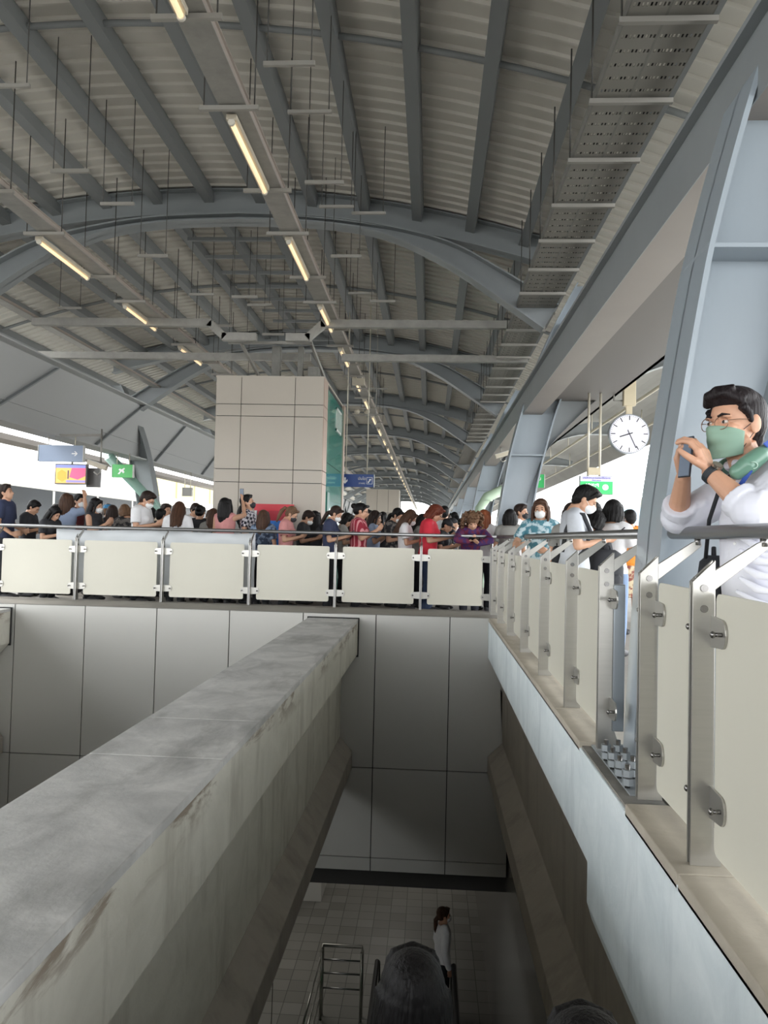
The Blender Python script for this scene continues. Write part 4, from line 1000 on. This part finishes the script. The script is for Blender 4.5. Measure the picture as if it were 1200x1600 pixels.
P_('woman with long brown hair seen from behind in a light blue top at left', -6.2, 12.75, 80, 1.72, 'raise', 'long', HBR, LB)
P_('man with short black hair, white mask and maroon shirt at left', -6.28, 13.35, -20, 1.75, 'stand', 'short', HB, MR, mask=M_MASK)
P_('woman with black hair looking down, arms on the railing at left', -5.84, 11.5, -15, 1.48, 'phone', 'long', HB, BK)
P_('small dark-haired person behind the masked man in maroon', -6.52, 13.7, 60, 1.51, 'stand', 'bob', HB, DG)
P_('person in blue patterned top bending to a phone, left part of crowd', -5.9, 13.0, 10, 1.46, 'phone', 'bob', HDB, DN)
P_('woman in black sleeveless top with mask and long black hair in profile', -5.36, 11.95, -5, 1.62, 'phoneup', 'long', HB, BK, slv='none', mask=M_MASK)
P_('person wearing a bright blue cap far behind the railing at left', -6.14, 14.3, 90, 1.62, 'stand', 'cap', HL, GY, cap='3f86b5')
P_('dark long-haired woman seen from behind, right of the blue cap', -5.55, 13.1, 100, 1.55, 'stand', 'long', HDB, BK)
P_('woman with blond hair turning away beside the man in white polo', -5.05, 12.5, 140, 1.56, 'phone', 'bob', HL, FD)
P_('man in white polo shirt with white mask looking down, left of the tower', -4.53, 11.8, -5, 1.76, 'phone', 'short', HDB, WH, mask=M_MASK, glasses=True, girth=1.08)
P_('dark-haired person far behind, just right of the white polo man', -5.2, 14.0, 90, 1.56, 'stand', 'bob', HB, BK)
P_('black-haired person in black behind the railing post, left of the tower', -4.62, 12.9, 70, 1.50, 'stand', 'short', HB, BK)
P_('short dark-haired man in pale shirt behind the long brown-haired woman', -4.78, 13.6, -30, 1.62, 'stand', 'short', HDB, BG)
P_('woman with very long straight brown hair and white T-shirt seen from behind', -3.93, 11.75, 95, 1.60, 'phone', 'long', HBR, WH)
P_('dark-haired girl in white looking at a phone behind the brown-haired woman', -4.15, 13.2, -40, 1.64, 'phone', 'short', HDB, WH, ph='white phone behind the long brown-haired woman')
P_('person with black bun and black top seen from behind near the tower', -3.78, 12.4, 90, 1.56, 'stand', 'bun', HB, BK)
P_('brown-haired woman from behind, directly left of the raised arm', -3.50, 12.2, 100, 1.50, 'stand', 'long', HBR, GY)
P_('woman with long black wavy hair raising a phone in front of the tower', -3.22, 11.9, 70, 1.66, 'raise', 'wavy', HB, PK, slv='none', ph='phone held up high in front of the tower')
P_('black-haired woman from behind between raised phone and plaid shirt man', -3.18, 12.9, 90, 1.60, 'stand', 'long', HB, WH)
P_('man in black and white plaid shirt with black mask looking up', -2.93, 12.2, 0, 1.74, 'lookup', 'short', HB, PL, mask=M_MASKB)
P_('woman with long light brown hair seen from behind under the red signboard', -2.59, 11.8, 80, 1.48, 'stand', 'long', HBR, DN)
P_('woman in dusty pink top with black mask and light brown ponytail', -2.19, 11.6, -5, 1.56, 'phone', 'ponytail', HL, PK, mask=M_MASKB, ph='phone in the hands of the woman in pink')
P_('dark-haired man in black T-shirt bending his masked face, right of pink woman', -2.06, 12.4, -5, 1.53, 'phone', 'short', HDB, BK, mask=M_MASK)
P_('long black-haired woman from behind at the tower corner', -1.95, 12.9, 70, 1.52, 'stand', 'long', HB, BK)
P_('woman in navy top with white mask and dark ponytail below the teal glass', -1.50, 11.5, -5, 1.58, 'phone', 'tied', HDB, NV, mask=M_MASK, ph='phone in the hands of the woman in navy')
P_('person in grey top behind the navy woman, face hidden', -1.47, 12.8, 10, 1.51, 'phone', 'bob', HB, GY)
P_('dark long-haired woman far behind, left of the striped red blouse', -1.42, 13.5, 60, 1.50, 'stand', 'long', HDB, BK)
P_('woman in red and white striped blouse with black bun holding a phone', -1.09, 11.65, 0, 1.62, 'phoneup', 'bun', HB, ST, mask=None, glasses=True, girth=1.15, ph='dark red phone in front of the striped blouse woman')
P_('woman with long dark hair and pale blue top right of the striped blouse', -.93, 12.6, -5, 1.54, 'phoneup', 'long', HDB, LB)
P_('black ponytail of a person far behind, right of striped blouse', -.85, 13.7, 90, 1.56, 'stand', 'ponytail', HB, BK)
P_('woman with glasses and white mask in dark floral top', -.60, 12.4, -25, 1.60, 'phone', 'tied', HB, FD, mask=M_MASK, glasses=True)
P_('brown-haired woman in white sleeves and mask looking down', -.38, 11.75, 0, 1.55, 'phone', 'long', HBR, WH, mask=M_MASK)
P_('black-haired woman between the white sleeves and the red T-shirt', -.20, 12.4, 10, 1.51, 'phone', 'long', HB, GY)
P_('person with bobbed auburn hair in bright red T-shirt holding a phone', -.02, 11.5, -5, 1.62, 'phone', 'bob', HRD, RD, girth=1.18, lowm=JE, ph='phone in the hands of the red T-shirt person', glasses=True)
P_('tall short black-haired man seen from behind, right of the red T-shirt', .24, 13.5, 90, 1.68, 'stand', 'short', HB, WH)
P_('person in black cap bending down right beside the red T-shirt', .20, 12.2, -20, 1.44, 'phone', 'cap', HB, BK, cap='26272b')
P_('second black-capped person further behind in the crowd', .38, 13.3, 0, 1.47, 'stand', 'cap', HB, BK, cap='26272b')
P_('dark-haired person half hidden behind the curly haired woman', .56, 14.0, 90, 1.48, 'stand', 'short', HB, DG)
P_('woman with curly light auburn hair in purple shirt leaning over the far railing', .60, 11.52, -88, 1.58, 'rail', 'curly', HL, PU, slv='long', ph='dark phone held sideways by the curly haired woman', lowm=T('dark_shorts', 'plain', '2c2f38'))
P_('woman with straight ginger hair and white shirt behind the curly haired one', .84, 12.1, 60, 1.57, 'stand', 'long', HG, WH)
P_('person with black bob and grey top seen from behind at the railing corner', 1.16, 11.3, 70, 1.55, 'stand', 'bob', HB, GY)
P_('masked short-haired man in front of the second column', 1.36, 11.75, -30, 1.66, 'stand', 'short', HDB, WH, mask=M_MASKB)
F_R = 'standing passengers behind the right railing'
def Q_(*a, **k): person(*a, group=F_R, **k)
Q_('woman in teal floral blouse and white mask facing the camera, hand on the rail', 1.22, 8.62, -105, 1.57, 'grip', 'long', HBR, FL, mask=M_MASK)
Q_('dark-haired person with black backpack strap behind the teal floral blouse', 1.45, 8.0, 60, 1.50, 'stand', 'long', HDB, GY)
Q_('tall young man in pale grey shirt with white mask looking down at a phone', 1.27, 6.85, -12, 1.62, 'phone', 'short', HB, T('pale_grey_shirt', 'plain', 'b9bdc4'), mask=M_MASK, ph='phone in the hands of the man in pale grey shirt', girth=1.1)
Q_('black-haired person crouched low in front of the pale grey shirt man', 1.55, 7.5, 40, 1.42, 'phone', 'bob', HB, BK)
Q_('person with fluffy black hair and dark top, second from the orange shirt', 1.92, 9.2, 60, 1.58, 'stand', 'bob', HB, NV)
Q_('tall black-haired person with white top left of the orange shirt', 1.78, 7.65, 50, 1.52, 'phoneup', 'bob', HB, WH, lowm=LJ)
Q_('small dark-haired child-sized person beside the big column', 2.30, 9.6, -20, 1.42, 'stand', 'short', HDB, WH)
Q_('man in orange shirt with short black hair seen from behind', 2.65, 10.4, 100, 1.55, 'stand', 'short', HB, OR_, lowm=T('floral_skirt_print', 'floral', 'd8c8a8', '8f5148'), low='skirt')
# fill-in rows further along the platform
rf = random.Random(11); hs = ['short', 'long', 'bob', 'ponytail', 'bun']; hm_ = [HB, HDB, HB, HBR]; tp = [BK, NV, WH, GY, DG, BG]
tn = {BK: 'black', NV: 'navy', WH: 'white', GY: 'grey', DG: 'dark grey', BG: 'beige'}
fx = [-7.3, -6.95, -6.1, -5.65, -5.0, -4.4, -1.25, -.7, -.2, .3, .72, -.98, -.45, .05, -5.3, -4.75, -6.45, -1.6, .5]
for k, x in enumerate(fx):
    t_ = tp[k % 6]; yy = 14.6 + (k % 3)*1.3 + k*.1
    person('distant passenger in %s top, %s hair, deep in crowd, %s from left' % (tn[t_], hs[k % 5], ORD[sorted(fx).index(x)]), x, yy, rf.uniform(-60, 120), rf.uniform(1.52, 1.68), ['stand', 'phone'][k % 2], hs[k % 5], hm_[k % 4], t_, group='distant passengers')
# lower floor and escalator
person('woman with brown hair, white shirt and mask walking on the lower floor', .32, 11.85, 15, 1.64, 'stand', 'tied', HBR, WH, slv='long', mask=M_MASK, z=-6.2)
def step_z(y): return -.55 - math.floor((y+2.0)/.4)*.4*math.tan(PI/6) + 2*math.tan(PI/6)
z_ = step_z(2.1); person('woman with long straight black hair seen from behind on the escalator', -.02, 2.1, 92, -.115-z_, 'stand', 'long', HB, BK, z=z_)
z_ = step_z(1.42); person('dark-haired person at the bottom right edge, only crown of head visible', .30, 1.42, 88, .15-z_, 'stand', 'bob', HB, BK, z=z_)
# backpack of the pale grey shirt man
def sling(loc, rz, sc, m, label, cat='bag', name='backpack'):
    r = empty(name, loc, rz); r.scale = (sc,)*3; tag(r, label, cat)
    b = MB(); b.rings([(0,0,-.2,.11,.05),(0,0,-.17,.14,.07),(0,0,.05,.145,.075),(0,0,.17,.12,.06),(0,0,.2,.07,.03)], 18); b.build('bag_body', m, r)
    b = MB(); b.rings([(0,-.06,-.16,.09,.03),(0,-.065,-.03,.1,.035),(0,-.06,0,.08,.02)], 14); b.build('front_pocket', m, r)
    MB().tube([(-.03,0,.19),(-.02,0,.235),(.02,0,.235),(.03,0,.19)], .008, 8).build('carry_loop', m, r)
    return r
M_BAG = T('black_bag_nylon', 'plain', '26282d')
sling((1.14, 7.0, .84), 1.4, .62, M_BAG, 'black backpack carried by the man in pale grey shirt')
sling((1.62, 7.15, .72), .2, 1.1, M_BAG, 'large black backpack hanging between the standing people on the right')
b = MB(); b.tube([(1.15,6.76,.92),(1.165,6.68,1.10),(1.22,6.645,1.25),(1.30,6.64,1.24),(1.365,6.665,1.10),(1.33,6.64,.95),(1.25,6.63,.86)], .019, 10)
o = b.build('backpack_strap', M_BAG); tag(o, 'wide black strap over the shoulder of the pale grey shirt man', 'strap')

# ------------------------------------------------------------------ near man with phone
def near_man():
    R0 = V((1.26, 2.97, PF)); r = empty('person', R0); tag(r, 'man in white shirt with glasses, green mask and neck fan leaning on the nearest handrail', 'person')
    W_ = lambda *p: V(p) - R0
    Hd = W_(1.135, 2.955, 1.455); fa = math.atan2(-.45, -.9)
    Mh = Matrix.Translation(Hd) @ Matrix.Rotation(fa - PI/2, 4, 'Z') @ rx(-.03) @ Matrix.Scale(1.13, 4)
    SL, SR = W_(1.26, 2.77, 1.235), W_(1.23, 3.16, 1.235)
    EL, ER = W_(1.10, 2.715, 1.125), W_(1.03, 3.27, 1.115)
    WL, WR_ = W_(1.005, 2.84, 1.265), W_(.985, 3.07, 1.265)
    PC = W_(.968, 2.985, 1.335)
    b = MB()
    hp = MB(); head_prims(hp); hp.xf(Mh); b.add(hp.v, hp.f, True)
    b.tube([W_(1.22,2.965,1.22), W_(1.185,2.96,1.30), W_(1.155,2.957,1.38)], [.066,.06,.058], 16)
    T_ = [W_(1.27,2.97,1.24), W_(1.255,2.975,1.1), W_(1.26,2.98,.9), W_(1.27,2.98,.72)]
    tor = [(T_[3], .12,.17),(T_[2],.125,.18),(T_[1],.125,.19),(T_[0],.11,.19),(W_(1.25,2.97,1.29),.07,.10)]
    def tr(inf, lst=tor):
        return [(c.x, c.y, c.z, a+inf, q+inf) for c, a, q in lst]
    b.rings(tr(0), 24)
    lim(b, SL, EL, WL, .055, .046, .029); lim(b, SR, ER, WR_, .055, .046, .029)
    hand(b, WL, (-.26,.22,.92), (-.74,.66,.1), 1, .58, 1.2, .10)
    hand(b, WR_, (-.20,-.10,.95), (.78,-.55,.1), 1, .66, 1.15, .10)
    for s in (-1, 1): lim(b, W_(1.28,2.98+s*.09,.8), W_(1.28,2.98+s*.10,.38), W_(1.27,2.98+s*.09,0), .085, .055, .04)
    link('body', remesh(b, 'body', .0038, mat('near_skin', h('d0a084'), .45, 0, 9, .06, bump=.08, bscale=60), 2), r)
    # hair, parted and swept
    hm2 = MB(); hm2.ell((0,-.028,.042), (.080,.090,.086), nu=28, nv=18); hm2.ell((0,-.055,.0), (.072,.056,.066)); hm2.ell((0,-.0,.084), (.074,.082,.048), nu=24, nv=14); hm2.ell((0,-.068,-.045), (.052,.034,.045))
    hm2.tube([(-.07,.03,.07),(-.03,.075,.10),(.03,.083,.095),(.068,.05,.07)], [.015,.018,.018,.014], 12)
    hm2.tube([(-.05,.05,.115),(.0,.08,.11),(.05,.06,.10)], [.013,.016,.014], 12)
    for s in (-1, 1): hm2.tube([(s*.068,.04,.055),(s*.075,.015,.03),(s*.076,.005,.0)], [.016,.012,.007], 10)
    slot(link('hair', remesh(hm2, 'hair', .005, hairmat('near_hair', '2b2426'), 2), r, Mh), MC['near_hair'])
    for s in (-1, 1):
        e_ = link('eye', MB().ell((s*.031,.0765,.004), (.0135,.007,.006)).mesh('eye', mat('eye_white', h('e0d6d0'), .2)), r, Mh)
        link('iris', MB().ell((s*.031+.0,.0822,.004), (.0055,.0025,.0052)).mesh('iris', M_EYE), e_)
        MB().tube([(s*.014,.088,.023),(s*.03,.087,.029),(s*.05,.073,.025)], [.0035,.0045,.0025], 8).build('eyebrow', MC['near_hair'], r).matrix_local = Mh
        g = MB(); g.tube([(s*.033+.023*math.cos(k*PI/12), .101-.012*abs(s*.033+.023*math.cos(k*PI/12)-0)/.05, -.001+.0205*math.sin(k*PI/12)) for k in range(25)], .0014, 6, caps=False)
        g.tube([(s*.056,.088,.006),(s*.07,.05,.01),(s*.079,-.012,.012)], .0014, 6)
        if s > 0: g.tube([(-.011,.099,.004),(0,.102,.007),(.011,.099,.004)], .0014, 6)
        g.build('glasses_frame', mat('gold_wire', h('8d6f5c'), .3, .7), r).matrix_local = Mh
    # pleated mask
    m = MB(); nu, nv = 28, 22; vs = []; fs = []
    for j in range(nv+1):
        v_ = j/nv; z = -.008 - .108*v_
        for i in range(nu+1):
            u = i/nu*2-1; a = u*math.radians(80); zz = z - .02*abs(u)**2*(1-v_)+ .016*abs(u)**2*v_
            nose = .014*math.exp(-((u/.25)**2))*math.exp(-((v_-.2)/.25)**2)
            pl = .0028*math.sin(v_*PI*6)*(1-abs(u))*(.15 < v_ < .8)
            rr = .084 + nose + pl - .010*v_*v_ ; 
            vs.append(((.066-.008*v_)*math.sin(a), .012 + rr*math.cos(a) + .002, zz))
    for j in range(nv):
        for i in range(nu): q = j*(nu+1)+i; fs.append((q, q+1, q+nu+2, q+nu+1))
    m.add(vs, fs, True); o = m.build('face_mask', mat('sage_mask', h('87a593'), .75, 0, 5, .04), r); o.matrix_local = Mh; sd = o.modifiers.new('s', 'SOLIDIFY'); sd.thickness = .003; sd.offset = 1
    for s in (-1, 1):
        m = MB(); m.tube([(s*.064,.03,-.022),(s*.078,-.012,.012)], .0013, 6); m.tube([(s*.058,.03,-.085),(s*.074,-.005,-.03)], .0013, 6); m.build('mask_strap', mat('dark_elastic', h('4a3b3c'), .6), r).matrix_local = Mh
    # shirt
    sh = MB(); sh.rings(tr(.022, tor[:4] + [(W_(1.25,2.97,1.285),.072,.105)]), 28)
    for S_, E_, W2 in ((SL, EL, WL), (SR, ER, WR_)):
        sh.tube([S_ + V((0,0,.01)), S_.lerp(E_, .5) + V((.0,0,-.008)), E_ + V((.005,0,-.004)), E_.lerp(W2, .28)], [.076,.078,.074,.064], 16); sh.ell(S_, (.078,)*3); sh.ell(E_, (.072,)*3)
        sh.tube([E_.lerp(W2, .18), E_.lerp(W2, .34)], [.07,.067], 16)
        for k in range(5):
            t_ = .15 + .17*k; c = S_.lerp(E_, t_); sh.tube([c + V((.0,-.05,.045)), c + V((-.03,-.062,.0)), c + V((-.05,-.04,-.05))], [.014,.02,.012], 8)
    sh.tube([SL + V((0,0,.01)), W_(1.24,2.87,1.27), W_(1.235,3.05,1.27), SR + V((0,0,.01))], [.07,.062,.062,.07], 14)
    for k in range(7): sh.tube([W_(1.10+.01*(k%2),2.84,1.14-k*.05), W_(1.16,2.80,1.10-k*.05), W_(1.22,2.775,1.09-k*.05)], [.008,.017,.008], 8)
    link('shirt', remesh(sh, 'shirt', .0058, mat('white_shirt', h('dfe0ea'), .75, 0, 4, .03, bump=.35, bscale=7), 3), r)
    col = MB(); n_ = 20
    pts = [W_(1.195 + .075*math.cos(t_), 2.96 + .085*math.sin(t_), 1.285 - .025*math.cos(t_+PI)*-1) for t_ in [PI + .35 + (2*PI-.7)*k/n_ for k in range(n_+1)]]
    col.tube(pts, [.016]*(n_+1), 10); link('collar', remesh(col, 'collar', .004, MC['white_shirt'], 1), r)
    for k in range(4):
        MB().ell(W_(1.108, 2.87, 1.16-.075*k), (.006,.004,.006)).build('button', M_WHITE, r)
    # trousers, shoes
    tb = MB(); tb.rings([(c.x, c.y, c.z, a, q) for c, a, q in ((W_(1.27,2.98,.66),.14,.18),(W_(1.27,2.98,.76),.145,.19),(W_(1.27,2.98,.86),.13,.18))], 20)
    for s in (-1, 1): lim(tb, W_(1.28,2.98+s*.09,.74), W_(1.28,2.98+s*.10,.38), W_(1.27,2.98+s*.09,.0), .1, .075, .065)
    link('trousers', remesh(tb, 'trousers', .012, T('charcoal_trousers', 'plain', '3a3c42'), 2), r)
    for s in (-1, 1): MB().tube([W_(1.31,2.98+s*.09,-.055), W_(1.2,2.98+s*.09,-.06), W_(1.11,2.98+s*.09,-.07)], [.045,.045,.03], 12).build('shoe', M_SHOE, r)
    # watch
    d = (WL-EL).normalized(); c = WL - d*.012; u = d.cross(V((0,0,1))).normalized(); w2 = d.cross(u)
    wb = MB(); ring = [c + (u*math.cos(2*PI*k/24) + w2*math.sin(2*PI*k/24))*.033 for k in range(25)]
    for off in (-.008, -.003, .003, .008): wb.tube([p + d*off for p in ring], .0045, 8, caps=False)
    wt = wb.build('watch_band', mat('watch_black', h('2a3036'), .5), r)
    out = (V((.45,-.85,.25))); out = (out - d*out.dot(d)).normalized(); cc = c + out*.036
    a1 = d; a2 = d.cross(out)
    wd = MB(); wd.prism([(math.cos(2*PI*k/20)*.02, math.sin(2*PI*k/20)*.02) for k in range(20)], lambda a_, b_: cc + a1*a_ + a2*b_, lambda a_, b_: cc + out*.009 + a1*a_ + a2*b_); wd.build('watch_case', mat('watch_steel', h('a09a94'), .2, .9), wt)
    wd = MB(); wd.prism([(math.cos(2*PI*k/20)*.016, math.sin(2*PI*k/20)*.016) for k in range(20)], lambda a_, b_: cc + out*.009 + a1*a_ + a2*b_, lambda a_, b_: cc + out*.0105 + a1*a_ + a2*b_); wd.build('watch_dial', mat('watch_face', h('6f665c'), .15), wt)
    # neck fan and lanyard (worn)
    f = MB(); f.tube([W_(1.085,2.80,1.262), W_(1.115,2.79,1.285), W_(1.165,2.80,1.325), W_(1.215,2.85,1.355), W_(1.25,2.95,1.36), W_(1.235,3.06,1.35), W_(1.17,3.11,1.32), W_(1.11,3.11,1.28)], [.026,.036,.032,.022,.016,.022,.032,.026], 16)
    f.ell(W_(1.088,2.80,1.265), (.030,.026,.030)); ff = link('neck_fan', remesh(f, 'neck_fan', .005, mat('sage_plastic', h('6c9280'), .3), 2), r)
    q = MB(); q.tube([W_(1.125,2.757,1.285)+V((.012*math.cos(k*PI/6)*1.2,0,.012*math.sin(k*PI/6))) for k in range(-3,5)], .0025, 6); q.build('fan_groove', mat('sage_light', h('a3c0b0'), .4), ff)
    lb = MB(); lb.bar(W_(1.12,2.765,1.27), W_(1.075,2.82,1.17), .018, .003, up=(-1,-.5,0)); lb.build('lanyard', mat('blue_ribbon', h('3557b0'), .5), r); MB().bar(W_(1.18,2.79,1.36), W_(1.23,2.85,1.385), .02, .004, up=(0,-1,.3)).build('lanyard', MC['blue_ribbon'], r)
    # phone, bag
    nrm = Matrix.Rotation(-PI/2 + .28, 4, 'Z')
    phone(None, R0 + PC, nrm @ rx(-.1), 'dark blue phone held up to the mouth of the man in white shirt', 1.0, mat('navy_case', h('1b2230'), .4))
    sling((1.17, 3.25, .78), 1.35, .9, M_BAG, 'black shoulder bag hanging in front of the man in white shirt', name='shoulder_bag')
    b = MB(); b.tube([(1.12,3.2,.95),(1.09,3.08,1.1),(1.10,3.0,1.22),(1.17,2.99,1.31)], .008, 8); tag(b.build('bag_strap', M_BAG), 'thin black bag strap across the white shirt of the nearest man', 'strap')
near_man()
